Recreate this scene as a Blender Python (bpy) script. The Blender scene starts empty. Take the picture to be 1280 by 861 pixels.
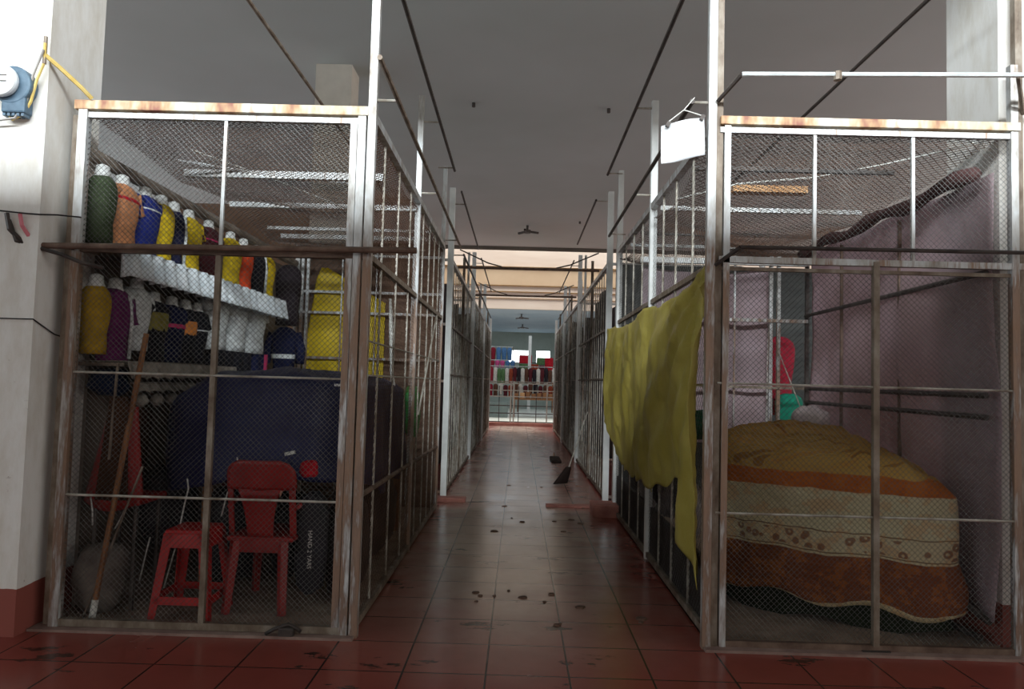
import bpy, math, random
from mathutils import Vector, Matrix, noise
random.seed(7)
S = bpy.context.scene
COL = S.collection
PI = math.pi
# ------------------------------------------------------------------ camera
yaw, pitch, roll, CAMZ, FPX = .01037, .0529, .02735, 1.4, 905.0
f = Vector((-math.sin(yaw)*math.cos(pitch), math.cos(yaw)*math.cos(pitch), math.sin(pitch)))
r0 = f.cross(Vector((0, 0, 1))).normalized(); u0 = r0.cross(f)
r = math.cos(roll)*r0 + math.sin(roll)*u0
u = -math.sin(roll)*r0 + math.cos(roll)*u0
cd = bpy.data.cameras.new('camera'); cam = bpy.data.objects.new('camera', cd); COL.objects.link(cam)
M4 = Matrix(((r.x, u.x, -f.x, 0), (r.y, u.y, -f.y, 0), (r.z, u.z, -f.z, CAMZ), (0, 0, 0, 1)))
cam.matrix_world = M4
cd.sensor_width = 36; cd.lens = 36*FPX/1280; cd.clip_start = .05; cd.clip_end = 300
S.camera = cam
# ------------------------------------------------------------------ world + lights + exposure
W = bpy.data.worlds.new('world'); S.world = W; W.use_nodes = True
bg = W.node_tree.nodes['Background']; bg.inputs[0].default_value = (.62, .72, .85, 1); bg.inputs[1].default_value = .35
def area(name, loc, rot, sx, sy, power, col):
    l = bpy.data.lights.new(name, 'AREA'); l.shape = 'RECTANGLE'; l.size = sx; l.size_y = sy
    l.energy = power; l.color = col
    o = bpy.data.objects.new(name, l); o.location = loc; o.rotation_euler = rot; COL.objects.link(o); return o
# daylight through the high windows of the open well behind the camera, passing over an added shading slab
area('clerestory_daylight', (0, -9.3, 9.0), (math.radians(78), 0, 0), 26, 1.3, 7600, (.90, .97, 1.0))
# skylight over the open well between the two halls
area('skylight', (0, 24.4, 12.0), (0, 0, 0), 24, 5.6, 2600, (1.0, .97, .92))
# daylight of the far hall
area('far_hall_daylight', (0, 33, 4.1), (0, 0, 0), 10, 8, 170, (.85, .93, 1.0))
# fill lamps added along the side walls to lift the ceiling
area('left_ceiling_fill', (-13.8, 6, 2.6), (0, math.radians(-122), 0), 2.6, 26, 1500, (.84, .95, 1.0))
area('right_ceiling_fill', (13.8, 6, 2.6), (0, math.radians(122), 0), 2.6, 26, 1400, (1.0, .96, .92))
# warm fill lamp added behind the camera, under the shading slab
area('front_fill', (0, -9.2, 1.9), (math.radians(90), 0, 0), 16, 3.0, 190, (1.0, .94, .88))
S.view_settings.view_transform = 'Standard'; S.view_settings.look = 'None'
S.view_settings.exposure = 0.0; S.view_settings.gamma = 1.0; S.view_settings.use_curve_mapping = False

# ------------------------------------------------------------------ materials
def lin(c):
    c = c/255.0
    return c/12.92 if c <= .04045 else ((c+.055)/1.055)**2.4
def rgb(t): return (lin(t[0]), lin(t[1]), lin(t[2]), 1)
MC = {}
class NT:
    def __init__(s, name):
        s.m = bpy.data.materials.new(name); s.m.use_nodes = True; s.t = s.m.node_tree
        s.b = s.t.nodes['Principled BSDF']; s.n = s.t.nodes; s.L = s.t.links.new
        s.tc = s.n.new('ShaderNodeTexCoord')
    def noise(s, scale, detail=3, rough=.6, vec=None, stretch=None):
        n = s.n.new('ShaderNodeTexNoise'); n.inputs['Scale'].default_value = scale
        n.inputs['Detail'].default_value = detail; n.inputs['Roughness'].default_value = rough
        src = vec if vec else s.tc.outputs['Object']
        if stretch:
            mp = s.n.new('ShaderNodeMapping'); mp.inputs['Scale'].default_value = stretch
            s.L(src, mp.inputs[0]); src = mp.outputs[0]
        s.L(src, n.inputs['Vector']); return n.outputs['Fac']
    def ramp(s, fac, stops, interp='LINEAR'):
        r_ = s.n.new('ShaderNodeValToRGB'); r_.color_ramp.interpolation = interp
        e = r_.color_ramp.elements
        while len(e) > 1: e.remove(e[-1])
        e[0].position = stops[0][0]; e[0].color = stops[0][1]
        for p, c in stops[1:]:
            q = e.new(p); q.color = c
        s.L(fac, r_.inputs[0]); return r_.outputs[0]
    def mix(s, fac, a, b, mode='MIX'):
        m = s.n.new('ShaderNodeMix'); m.data_type = 'RGBA'; m.blend_type = mode
        for sock, v in ((m.inputs[0], fac), (m.inputs[6], a), (m.inputs[7], b)):
            if isinstance(v, (int, float, tuple)): sock.default_value = v
            else: s.L(v, sock)
        return m.outputs[2]
    def math(s, op, a, b=0.0, c=None):
        m = s.n.new('ShaderNodeMath'); m.operation = op
        for i, v in enumerate((a, b) if c is None else (a, b, c)):
            if isinstance(v, (int, float)): m.inputs[i].default_value = v
            else: s.L(v, m.inputs[i])
        return m.outputs[0]
    def sep(s, src):
        x = s.n.new('ShaderNodeSeparateXYZ'); s.L(src, x.inputs[0]); return x.outputs
    def bump(s, h, strength=.3, dist=.01):
        b = s.n.new('ShaderNodeBump'); b.inputs['Strength'].default_value = strength; b.inputs['Distance'].default_value = dist
        s.L(h, b.inputs['Height']); s.L(b.outputs[0], s.b.inputs['Normal'])
    def done(s, col=None, rough=.7, metal=0, spec=.4):
        if col is not None:
            if isinstance(col, tuple): s.b.inputs['Base Color'].default_value = col
            else: s.L(col, s.b.inputs['Base Color'])
        if isinstance(rough, (int, float)): s.b.inputs['Roughness'].default_value = rough
        else: s.L(rough, s.b.inputs['Roughness'])
        s.b.inputs['Metallic'].default_value = metal
        s.b.inputs['Specular IOR Level'].default_value = spec
        return s.m
def mottled(name, c1, c2, scale=6, rough=.7, metal=0, bump=0, spec=.4, lo=.35, hi=.65, stretch=None, extra=None):
    if name in MC: return MC[name]
    n = NT(name); fac = n.noise(scale, 4, .65, stretch=stretch)
    st = [(lo, rgb(c1)), (hi, rgb(c2))] if not extra else extra
    c = n.ramp(fac, st)
    if bump: n.bump(fac, bump, .01)
    MC[name] = n.done(c, rough, metal, spec); return MC[name]
def fab(name, c, var=.8, rough=.85, scale=14, spec=.2):
    d = tuple(x*var for x in c)
    return mottled(name, d, c, scale, rough, 0, .25, spec)

m_white = mottled('paint_white', (206, 208, 206), (228, 230, 228), 3, .6)
m_galv = mottled('galvanised_tube', (0, 0, 0), (0, 0, 0), 9, .38, .35, .1, .5,
                 extra=[(.25, rgb((112, 92, 74))), (.38, rgb((168, 160, 150))), (.5, rgb((212, 214, 214))), (.75, rgb((226, 230, 232)))], stretch=(1, 1, .5))
def mat_post(name, top, rustc):
    n = NT(name); x, y, z = n.sep(n.tc.outputs['Object'])
    f1 = n.noise(9, 4, .65, stretch=(1, 1, .35)); f2 = n.noise(22, 4, .7, stretch=(1, 1, .12))
    c = n.ramp(f1, top)
    mr = n.n.new('ShaderNodeMapRange'); n.L(z, mr.inputs[0]); mr.inputs[1].default_value = 2.25; mr.inputs[2].default_value = 1.95; mr.inputs[3].default_value = .0; mr.inputs[4].default_value = .2  # rust thickens below the mid rail, also painting the shaded lower half darker
    thr = n.math('ADD', n.math('ADD', f2, n.math('MULTIPLY', f1, .3)), mr.outputs[0])
    m_ = n.ramp(thr, [(.72, (0, 0, 0, 1)), (.86, (1, 1, 1, 1))])
    c = n.mix(n.math('MULTIPLY', n.sep(m_)[0], .9), c, n.ramp(f2, rustc))
    n.bump(f2, .1, .005)
    return n.done(c, .42, .25, .5)
m_galv = mat_post('rust_and_shade_galvanised_tube', [(.25, rgb((120, 108, 98))), (.42, rgb((176, 174, 170))), (.6, rgb((206, 210, 212)))], [(.35, rgb((88, 64, 48))), (.6, rgb((140, 108, 84)))])
m_galvd = mottled('dull_galvanised_tube', (0, 0, 0), (0, 0, 0), 9, .5, .2, .1, .4,
                  extra=[(.3, rgb((84, 68, 54))), (.5, rgb((122, 108, 94))), (.75, rgb((160, 152, 140)))], stretch=(1, 1, .5))
m_cream = mottled('rusty_cream_box_tube', (0, 0, 0), (0, 0, 0), 2.2, .55, 0, .1, .4,
                  extra=[(.34, rgb((150, 96, 80))), (.42, rgb((186, 150, 112))), (.5, rgb((204, 190, 164))), (.6, rgb((214, 214, 208))), (.7, rgb((186, 142, 104)))], stretch=(2.2, 1, 1))
m_rust = mottled('rusty_pipe', (84, 64, 54), (128, 106, 92), 7, .6, .2, .1)
m_dark = mottled('dark_steel_pipe', (52, 46, 44), (84, 76, 72), 6, .5, .3)
m_wire = mottled('mesh_wire', (62, 60, 58), (118, 118, 116), 3, .5, .3)
m_wired = mottled('rusted_mesh_wire', (66, 44, 34), (98, 72, 56), 3, .7, .1)
m_rod = mottled('thin_rod', (128, 118, 104), (196, 192, 182), 8, .5, .3)
m_concrete = mottled('stall_concrete', (96, 84, 74), (128, 114, 102), 8, .85, 0, .2)
m_black = fab('black_cloth', (22, 20, 24))
m_cable = mottled('black_cable', (30, 28, 30), (50, 46, 46), 20, .6)
m_wood = mottled('weathered_wood', (104, 66, 40), (156, 108, 70), 10, .7, 0, .2, stretch=(3, 3, .4))
m_wood2 = mottled('pale_timber', (190, 140, 92), (216, 170, 124), 8, .7, 0, .2)
m_red = mottled('red_plastic', (158, 18, 18), (178, 26, 24), 4, .42, 0, 0, .5)
m_red2 = mottled('faded_red_plastic', (126, 18, 16), (148, 26, 22), 4, .45, 0, 0, .5)
m_rope = mottled('white_rope', (190, 190, 184), (226, 226, 220), 30, .8)

def emis(name, c, st):
    n = NT(name); n.b.inputs['Emission Color'].default_value = rgb(c); n.b.inputs['Emission Strength'].default_value = st
    return n.done(rgb(c), .8)

# floor: red tiles with worn middle paled for sheen, cracks, puddle-like gloss
def mat_floor():
    n = NT('red_floor_tiles'); o = n.tc.outputs['Object']
    br = n.n.new('ShaderNodeTexBrick'); br.offset = 0; br.squash = 1
    br.inputs['Scale'].default_value = 1; br.inputs['Brick Width'].default_value = .4; br.inputs['Row Height'].default_value = .4
    br.inputs['Mortar Size'].default_value = .0055; br.inputs['Mortar Smooth'].default_value = .3
    mp = n.n.new('ShaderNodeMapping'); mp.inputs['Location'].default_value = (.12, .05, 0)
    n.L(o, mp.inputs[0]); n.L(mp.outputs[0], br.inputs['Vector'])
    br.inputs['Color1'].default_value = rgb((134, 62, 54)); br.inputs['Color2'].default_value = rgb((146, 72, 62)); br.inputs['Mortar'].default_value = rgb((52, 30, 26))
    x, y, z = n.sep(o)
    ax = n.math('ABSOLUTE', n.math('ADD', x, .05))
    n1 = n.noise(1.6, 4, .6)
    # worn path down the middle of the aisle, paled further as painted sheen
    wear_and_sheen = n.math('MULTIPLY', n.math('SMOOTHSTEP', n.math('ADD', ax, n.math('MULTIPLY', n1, .9)), 1.25) if False else n.math('SUBTRACT', 1.55, n.math('ADD', ax, n.math('MULTIPLY', n1, 1.0))), 1.1)
    yy = n.n.new('ShaderNodeMapRange'); n.L(y, yy.inputs[0]); yy.inputs[1].default_value = 3.3; yy.inputs[2].default_value = 6
    wear_and_sheen = n.math('MULTIPLY', n.math('MULTIPLY', wear_and_sheen, 1.4), yy.outputs[0])
    cl = n.n.new('ShaderNodeClamp'); n.L(wear_and_sheen, cl.inputs[0])
    c = n.mix(n.math('MULTIPLY', cl.outputs[0], .92), br.outputs['Color'], rgb((190, 170, 156)))
    # keep joints dark
    c = n.mix(n.math('MULTIPLY', br.outputs['Fac'], .85), c, rgb((42, 28, 24)))
    # irregular dark cracks and chipped patches
    nz = n.noise(2.3, 6, .7, stretch=(.7, 1.6, 1))
    patch = n.ramp(nz, [(.615, (0, 0, 0, 1)), (.64, (1, 1, 1, 1))])
    c = n.mix(n.math('MULTIPLY', n.sep(patch)[0], .85), c, rgb((44, 34, 28)))
    nd = n.noise(.9, 5, .7)
    c = n.mix(n.ramp(nd, [(.35, (.0, .0, .0, 1)), (.7, (.3, .3, .3, 1))]), c, rgb((84, 50, 42)))
    n.bump(n.math('SUBTRACT', n.noise(3.5, 3, .5), n.math('MULTIPLY', br.outputs['Fac'], .8)), .12, .006)
    rg = n.n.new('ShaderNodeMapRange'); n.L(n.noise(2.2, 4, .6), rg.inputs[0]); rg.inputs[3].default_value = .08; rg.inputs[4].default_value = .36
    return n.done(c, rg.outputs[0], 0, .42)
def mat_column():
    n = NT('column_plaster_with_red_base'); x, y, z = n.sep(n.tc.outputs['Object'])
    zz = n.math('ADD', z, n.math('MULTIPLY', n.noise(3, 4, .6), .04))
    st = n.ramp(n.noise(5, 5, .7, stretch=(1.5, 1.5, .5)), [(.3, rgb((214, 208, 198))), (.6, rgb((232, 230, 226)))])
    dirt = n.ramp(n.noise(14, 5, .8), [(.66, (0, 0, 0, 1)), (.72, (1, 1, 1, 1))])
    low = n.n.new('ShaderNodeMapRange'); n.L(z, low.inputs[0]); low.inputs[1].default_value = 2.0; low.inputs[2].default_value = .9
    c = n.mix(n.math('MULTIPLY', n.math('MULTIPLY', n.sep(dirt)[0], low.outputs[0]), .6), st, rgb((120, 96, 78)))
    band = n.math('LESS_THAN', zz, .27)
    c = n.mix(band, c, rgb((146, 80, 70)))
    return n.done(c, .75, 0, .3)
def mat_ceiling():
    n = NT('ceiling_plaster'); c = n.ramp(n.noise(.35, 3, .6), [(.3, rgb((184, 192, 190))), (.7, rgb((196, 204, 204)))])
    return n.done(c, .9, 0, .2)
m_floor = mat_floor(); m_col = mat_column(); m_ceil = mat_ceiling()
def mat_pattern():      # printed cover: bands follow the height stored in UV
    n = NT('printed_flower_cover')
    uvn = n.tc.outputs['UV']; uu, vv, _ = n.sep(uvn)
    v = n.math('ADD', vv, n.math('MULTIPLY', n.math('SUBTRACT', n.noise(7, 2, .5, vec=uvn), .5), .03))
    K = 'CONSTANT'
    base = n.ramp(n.math('DIVIDE', v, 1.6), [(0, rgb((196, 178, 140))), (.094, rgb((122, 70, 46))), (.262, rgb((198, 184, 150))), (.27, rgb((120, 96, 70))),
             (.275, rgb((198, 184, 150))), (.345, rgb((112, 84, 60))), (.35, rgb((200, 190, 156))), (.5, rgb((176, 98, 44))), (.56, rgb((188, 150, 80)))], K)
    # mottling of the rust band and the gold top
    big = n.noise(9, 4, .7, vec=uvn)
    base = n.mix(n.math('MULTIPLY', n.math('GREATER_THAN', big, .53), .28), base, rgb((196, 120, 50)), 'MIX')
    gold = n.math('GREATER_THAN', v, .9)
    vo = n.n.new('ShaderNodeTexVoronoi'); vo.inputs['Scale'].default_value = 8; n.L(uvn, vo.inputs['Vector'])
    mot = n.math('LESS_THAN', vo.outputs['Distance'], .3)
    base = n.mix(n.math('MULTIPLY', n.math('MULTIPLY', mot, gold), .55), base, rgb((120, 66, 24)))
    # flower border
    inb = n.math('MULTIPLY', n.math('GREATER_THAN', v, .45), n.math('LESS_THAN', v, .545))
    wv = n.n.new('ShaderNodeTexVoronoi'); wv.inputs['Scale'].default_value = 17; n.L(uvn, wv.inputs['Vector'])
    fl = n.math('MULTIPLY', n.math('LESS_THAN', wv.outputs['Distance'], .42), n.math('GREATER_THAN', wv.outputs['Distance'], .16))
    base = n.mix(n.math('MULTIPLY', n.math('MULTIPLY', fl, inb), .75), base, rgb((122, 66, 44)))
    n.bump(n.noise(16, 4, .7, vec=uvn), .8, .03)
    return n.done(base, .85, 0, .15)
m_pattern = mat_pattern()
def mat_tarp(name, c, c2, trans=.0, scale=4, rough=.45, bump=.5):
    n = NT(name); fac = n.noise(scale, 5, .6)
    n.bump(n.noise(scale*1.7, 5, .6), bump, .03)
    col = n.ramp(fac, [(.3, rgb(c)), (.7, rgb(c2))])
    m = n.done(col, rough, 0, .4)
    if trans:
        tr = n.n.new('ShaderNodeBsdfTranslucent'); n.L(col, tr.inputs[0])
        mx = n.n.new('ShaderNodeMixShader'); mx.inputs[0].default_value = trans
        n.L(n.b.outputs[0], mx.inputs[1]); n.L(tr.outputs[0], mx.inputs[2])
        n.L(mx.outputs[0], n.n['Material Output'].inputs[0])
    return m
m_yellow = mat_tarp('yellow_plastic_sheet', (186, 170, 78), (208, 194, 108), .3, rough=.38)
m_yellow2 = mat_tarp('bright_yellow_tarpaulin', (196, 168, 20), (226, 198, 36), .25)
m_navy = mat_tarp('navy_tarpaulin', (14, 20, 62), (24, 31, 78), 0, 3, .5, .35)
m_mauve = mat_tarp('mauve_sheet', (172, 148, 148), (206, 188, 196), .45, 1.4, .6, .5)
m_maroon = mat_tarp('maroon_cloth', (70, 44, 44), (90, 60, 58), 0, 3, .8, .6)
m_brownsheet = mat_tarp('brown_sheet', (98, 74, 62), (128, 100, 84), 0, 3, .7, .6)

# ------------------------------------------------------------------ mesh builder
ORG = {}
class MB:
    def __init__(s): s.v = []; s.f = []; s.uv = None
    def box(s, c, d, rot=None):
        i = len(s.v); c = Vector(c)
        for sx in (-1, 1):
            for sy in (-1, 1):
                for sz in (-1, 1):
                    p = Vector((sx*d[0]/2, sy*d[1]/2, sz*d[2]/2))
                    if rot is not None: p = rot @ p
                    s.v.append(c+p)
        s.f += [tuple(i+k for k in q) for q in ((0, 1, 3, 2), (4, 6, 7, 5), (0, 4, 5, 1), (2, 3, 7, 6), (0, 2, 6, 4), (1, 5, 7, 3))]
        return s
    def bb(s, a, b):
        return s.box(((a[0]+b[0])/2, (a[1]+b[1])/2, (a[2]+b[2])/2), (abs(b[0]-a[0]), abs(b[1]-a[1]), abs(b[2]-a[2])))
    def path(s, pts, rad, n=6, caps=True, flat=1.0, sq=False):
        pts = [Vector(p) for p in pts]; m = len(pts)
        rads = rad if isinstance(rad, (list, tuple)) else [rad]*m
        i0 = len(s.v); up = None
        for k, p in enumerate(pts):
            t = (pts[min(k+1, m-1)]-pts[max(k-1, 0)]).normalized()
            if up is None:
                up = Vector((0, 0, 1)) if abs(t.z) < .9 else Vector((0, 1, 0))
            a = t.cross(up)
            if a.length < 1e-6: a = t.cross(Vector((1, 0, 0)))
            a.normalize(); b = a.cross(t).normalized(); up = b
            for j in range(n):
                th = 2*PI*(j+(.5 if sq else 0))/n; R = rads[k]*(math.sqrt(2) if sq else 1)
                s.v.append(p + a*math.cos(th)*R + b*math.sin(th)*R*flat)
        for k in range(m-1):
            for j in range(n):
                a = i0+k*n+j; b = i0+k*n+(j+1) % n
                s.f.append((a, b, b+n, a+n))
        if caps:
            s.f.append(tuple(i0+j for j in range(n))[::-1]); s.f.append(tuple(i0+(m-1)*n+j for j in range(n)))
        return s
    def tube(s, a, b, rad, n=8): return s.path([a, b], rad, n)
    def bar(s, a, b, w): return s.path([a, b], w/2, 4, sq=True)
    def grid(s, nu, nv, fn, uv=None, wrap=False):
        i0 = len(s.v)
        for a in range(nu+1):
            for b in range(nv+1): s.v.append(Vector(fn(a/nu, b/nv)))
        for a in range(nu):
            for b in range(nv):
                q = i0+a*(nv+1)+b; s.f.append((q, q+nv+1, q+nv+2, q+1))
        return s
    def rings(s, rings, cap=True):
        i0 = len(s.v); n = len(rings[0])
        for rg in rings: s.v += [Vector(p) for p in rg]
        for k in range(len(rings)-1):
            for j in range(n):
                a = i0+k*n+j; b = i0+k*n+(j+1) % n; s.f.append((a, b, b+n, a+n))
        if cap:
            s.f.append(tuple(i0+j for j in range(n))[::-1]); s.f.append(tuple(i0+(len(rings)-1)*n+j for j in range(n)))
        return s
    def build(s, name, mat, parent=None, smooth=False, thick=0, bevel=0, kind=None, org=None):
        o_ = ORG[parent.name] if parent else Vector(org) if org is not None else None
        if o_ is None:
            xs = [p.x for p in s.v]; ys = [p.y for p in s.v]; zs = [p.z for p in s.v]
            o_ = Vector(((min(xs)+max(xs))/2, (min(ys)+max(ys))/2, min(zs)))
        if kind == 'structure' and org is None and not parent: o_ = Vector((0, 0, 0))
        me = bpy.data.meshes.new(name); me.from_pydata([tuple(p-o_) for p in s.v], [], s.f)
        if s.uv:
            ul = me.uv_layers.new(name='UVMap')
            for lp in me.loops: ul.data[lp.index].uv = s.uv[lp.vertex_index]
        me.materials.append(mat)
        if smooth:
            for p in me.polygons: p.use_smooth = True
        o = bpy.data.objects.new(name, me); COL.objects.link(o)
        if parent: o.parent = parent
        else: o.location = o_
        ORG[o.name] = o_
        if thick:
            md = o.modifiers.new('thickness', 'SOLIDIFY'); md.thickness = thick; md.offset = 0
        if bevel:
            md = o.modifiers.new('bevel', 'BEVEL'); md.width = bevel; md.segments = 2; md.limit_method = 'ANGLE'
        if kind: o['kind'] = kind
        return o
def tag(o, label, cat, group=None, kind=None):
    o['label'] = label; o['category'] = cat
    if group: o['group'] = group
    if kind: o['kind'] = kind
    return o
def thing(name, loc, label, cat, group=None):
    o = bpy.data.objects.new(name, None); o.location = loc; o.empty_display_size = .1; COL.objects.link(o)
    ORG[o.name] = Vector(loc); return tag(o, label, cat, group)

def net(o_, U, V, LU, LV, pitch, rad, warp=None, seg=1, n=3):
    """two families of crossing diagonal wires over a LU x LV panel; zigzag chain-link look"""
    mb = MB(); o_ = Vector(o_); U = Vector(U); V = Vector(V); N = U.cross(V).normalized()
    def P(a, b, off=0):
        p = o_ + U*a + V*b + N*off
        return warp(p) if warp else p
    k = -LV
    while k < LU:
        a0 = max(0, k); a1 = min(LU, k+LV)
        if a1-a0 > pitch*.3:
            mb.path([P(a0+(a1-a0)*t/seg, a0-k+(a1-a0)*t/seg, rad) for t in range(seg+1)], rad, n, False)
            mb.path([P(LU-(a0+(a1-a0)*t/seg), a0-k+(a1-a0)*t/seg, -rad) for t in range(seg+1)], rad, n, False)
        k += pitch
    return mb
# ------------------------------------------------------------------ structure
HC = 5.4
MB().bb((-14, -9.6, -.2), (14, 42, 0)).build('floor', m_floor, kind='structure')
MB().bb((-14, .6, HC), (14, 21.3, HC+.3)).build('ceiling', m_ceil, kind='structure')
MB().bb((-14, -9.4, 3.7), (14, .8, 4.0)).build('shading_slab', m_ceil, kind='structure')  # unseen slab added to keep the high daylight off the lower half
MB().bb((-14, .4, HC), (14, .6, 12.5)).build('wall_front_upper', m_ceil, kind='structure')
m_blue_ceil = mottled('far_ceiling_paint', (168, 186, 204), (184, 198, 212), .6, .9)
MB().bb((-14, 27.5, 4.2), (14, 42, 4.5)).build('ceiling', m_blue_ceil, kind='structure')
m_hall = mottled('hall_wall_paint', (118, 112, 104), (140, 134, 126), .8, .9)
MB().bb((-14.2, -9.6, 0), (-14, 42, 12.5)).build('wall_left', m_hall, kind='structure')
MB().bb((14, -9.6, 0), (14.2, 42, 12.5)).build('wall_right', m_hall, kind='structure')
wb = MB(); wb.bb((-14, -9.6, 0), (14, -9.4, 12.5)); wb.build('wall_back', m_hall, kind='structure')
# upper floor fascia beyond the open well
m_fas = mottled('fascia_paint', (214, 196, 180), (232, 220, 206), .5, .85, stretch=(.3, 1, 2))
fa = MB(); fa.bb((-14, 27.3, 4.2), (14, 27.5, 12.5))
fa.build('wall_upper_floor', m_fas, kind='structure')
m_ledge = mottled('ledge_brown', (120, 92, 60), (150, 118, 78), 2, .8)
for z0, z1, d in ((5.75, 5.80, .08), (5.05, 5.09, .06), (4.82, 4.86, .05), (4.58, 4.6, .04)):
    MB().bb((-14, 27.3-d, z0), (14, 27.3, z1)).build('trim_1', m_ledge, kind='structure')
MB().bb((-14, 27.28, 5.1), (14, 27.3, 5.74)).build('trim_2', mottled('ochre_band', (196, 170, 140), (208, 184, 154), .5, .9), kind='structure')
MB().bb((-14, 21.1, 5.32), (14, 21.3, HC+.3)).build('trim_3', mottled('dark_ceiling_edge', (84, 78, 70), (96, 90, 82), 1, .9), kind='structure')
# far wall with window strip
m_farw = mottled('far_wall_paint', (150, 160, 152), (166, 176, 170), .8, .9)
fw = MB(); fw.bb((-14, 40, 0), (14, 40.2, 2.55)); fw.bb((-14, 40, 3.2), (14, 40.2, 4.2)); fw.bb((-14, 40, 2.5), (-.6, 40.2, 3.2)); fw.bb((.55, 40, 2.5), (.95, 40.2, 3.2)); fw.bb((1.7, 40, 2.5), (14, 40.2, 3.2))
fw.build('wall_far', m_farw, kind='structure')
m_pane = emis('daylit_window_glass', (240, 248, 250), 5.0)
for i, (a, b) in enumerate(((-.6, .55), (.95, 1.7))):
    MB().bb((a, 40.12, 2.5), (b, 40.14, 3.25)).build('window_%d' % (i+1), m_pane, kind='structure')
# pale floor slab of the far hall
MB().bb((-14, 24.6, -.01), (14, 40, .012)).build('floor', mottled('pale_far_floor', (196, 196, 184), (214, 214, 204), 1, .5), kind='structure')
# columns
def column(x0, x1, y0, y1, mat=m_col): return MB().bb((x0, y0, 0), (x1, y1, HC)).build('trim_4', mat, kind='structure')
column(-3.3, -2.605, 3.84, 4.33)
column(2.71, 3.4, 4.1, 4.6)
m_col2 = mottled('inner_column_paint', (206, 198, 186), (222, 214, 202), 2, .85)
column(-2.69, -2.23, 9.02, 9.42, m_col2)
# stall floor slabs
m_slab = mottled('stall_floor_cement', (126, 108, 94), (168, 148, 132), 5, .8, 0, .3)
MB().bb((-2.6, 4.0, 0), (-.9, 8.0, .012)).build('floor', m_slab, kind='structure')
MB().bb((1.1, 4.0, 0), (3.4, 8.0, .012)).build('floor', m_slab, kind='structure')
m_kerb = mottled('kerb_cement', (122, 96, 88), (150, 126, 116), 5, .85)

# ------------------------------------------------------------------ cages
SP = -1
def part(mb, name, mat, root, **k): return mb.build(name, mat, root, **k)
def side_panel(root, x, ys, zt, bars, rods, mat_bar, barw=.014):
    s = 1 if x < 0 else -1
    for z, w, m in ((.04, .04, m_galvd), (2.1, .035, m_galvd), (zt, .05, m_galv)):
        part(MB().bar((x, ys[0], z), (x, ys[-1], z), w), 'rail', m, root)
    for y in bars: part(MB().bar((x, y, .04), (x, y, zt), barw), 'bar', mat_bar, root)
    for z in rods: part(MB().tube((x+.0, ys[0], z), (x, ys[-1], z), .006, 6), 'rod', m_rod, root)
def post(root, x, y, h, w=.05, mat=m_galv, y2=None):
    return part(MB().bb((x-w/2, y-w/2, 0), (x+w/2, y+w/2, h)), 'post', mat, root)

# ---- left front stall
LX0, LX1, FY = -2.49, -.88, 4.0
cl = thing('stall_cage', (-1.7, 6, 0), 'nearest left wire mesh stall cage with clothes, red chair and navy sheet inside', 'cage', 'market stall cages')
post(cl, LX0, FY, 2.9, .05); post(cl, LX0-.055, FY+.03, 2.85, .04, m_galvd); post(cl, LX1+.02, FY, 3.8, .045)
post(cl, LX1-.035, FY, 2.9, .045); 
part(MB().bb((LX1-.1, FY-.017, 0), (LX1-.062, FY+.017, 2.86)), 'post', m_galv, cl)
for y, h in ((6.0, 3.8), (8.0, 3.8)): post(cl, LX1, y, h, .045)
post(cl, LX0, 8.0, 2.9, .05)
part(MB().bb((LX0-.05, FY-.029, 2.872), (LX1, FY+.029, 2.925)), 'top_rail', m_cream, cl, bevel=.004)
part(MB().bar((LX0, FY, 2.845), (LX1-.05, FY, 2.845), .03), 'rail', m_galv, cl)
part(MB().bar((LX0, FY, 2.085), (LX1, FY, 2.085), .04), 'rail', m_rust, cl)
part(MB().bar((LX0, FY, .035), (LX1-.02, FY, .035), .037), 'rail', m_galvd, cl)
part(MB().bar((-1.69, FY, .04), (-1.69, FY, 2.07), .03), 'bar', m_galvd, cl)
part(MB().bar((-1.685, FY, 2.1), (-1.685, FY, 2.86), .018), 'bar', m_galv, cl)
for z in (1.395, .722): part(MB().tube((LX0, FY-.01, z), (LX1-.06, FY-.01, z), .007, 6), 'rod', m_rod, cl)
part(net((LX0, FY, .05), (1, 0, 0), (0, 0, 1), LX1-LX0-.06, 2.02, .031, .0012), 'wire_mesh', m_wire, cl)
part(net((LX0, FY, 2.1), (1, 0, 0), (0, 0, 1), LX1-LX0-.06, .74, .031, .0014), 'wire_mesh', m_wire, cl)
side_panel(cl, LX1, (4.0, 8.0), 2.9, (4.5, 5.05, 5.6, 6.35, 6.8, 7.2, 7.6), (1.42, 1.62), m_rod, .012)
part(MB().tube((LX1, 4.05, .74), (LX1, 7.95, .68), .016, 8), 'rail', m_rust, cl)
part(MB().tube((LX1+.01, 7.5, 2.08), (LX1+.01, 6.35, 1.1), .009, 6), 'brace', m_rod, cl)
part(net((LX1, 4.0, .05), (0, 1, 0), (0, 0, 1), 4.0, 2.8, .05, .0013), 'wire_mesh', m_wired, cl)
def sag(seed, z0, amp):
    def w(p):
        q = p.copy(); k = min(1, max(0, (p.y-4)/1.2)); q.z += (amp*(noise.noise(Vector((p.x*1.1+seed, p.y*.9, 0)))-.25) - .04*math.sin(PI*min(1, max(0, (p.y-4)/4))))*k
        q.x += .02*noise.noise(Vector((p.x*3, p.y*3+seed, 5)))
        return q
    return w
part(net((LX0, 4.0, 2.86), (1, 0, 0), (0, 1, 0), LX1-LX0, 4.0, .042, .0026, sag(3, 0, .10), 14), 'roof_mesh', m_wired, cl)
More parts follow.
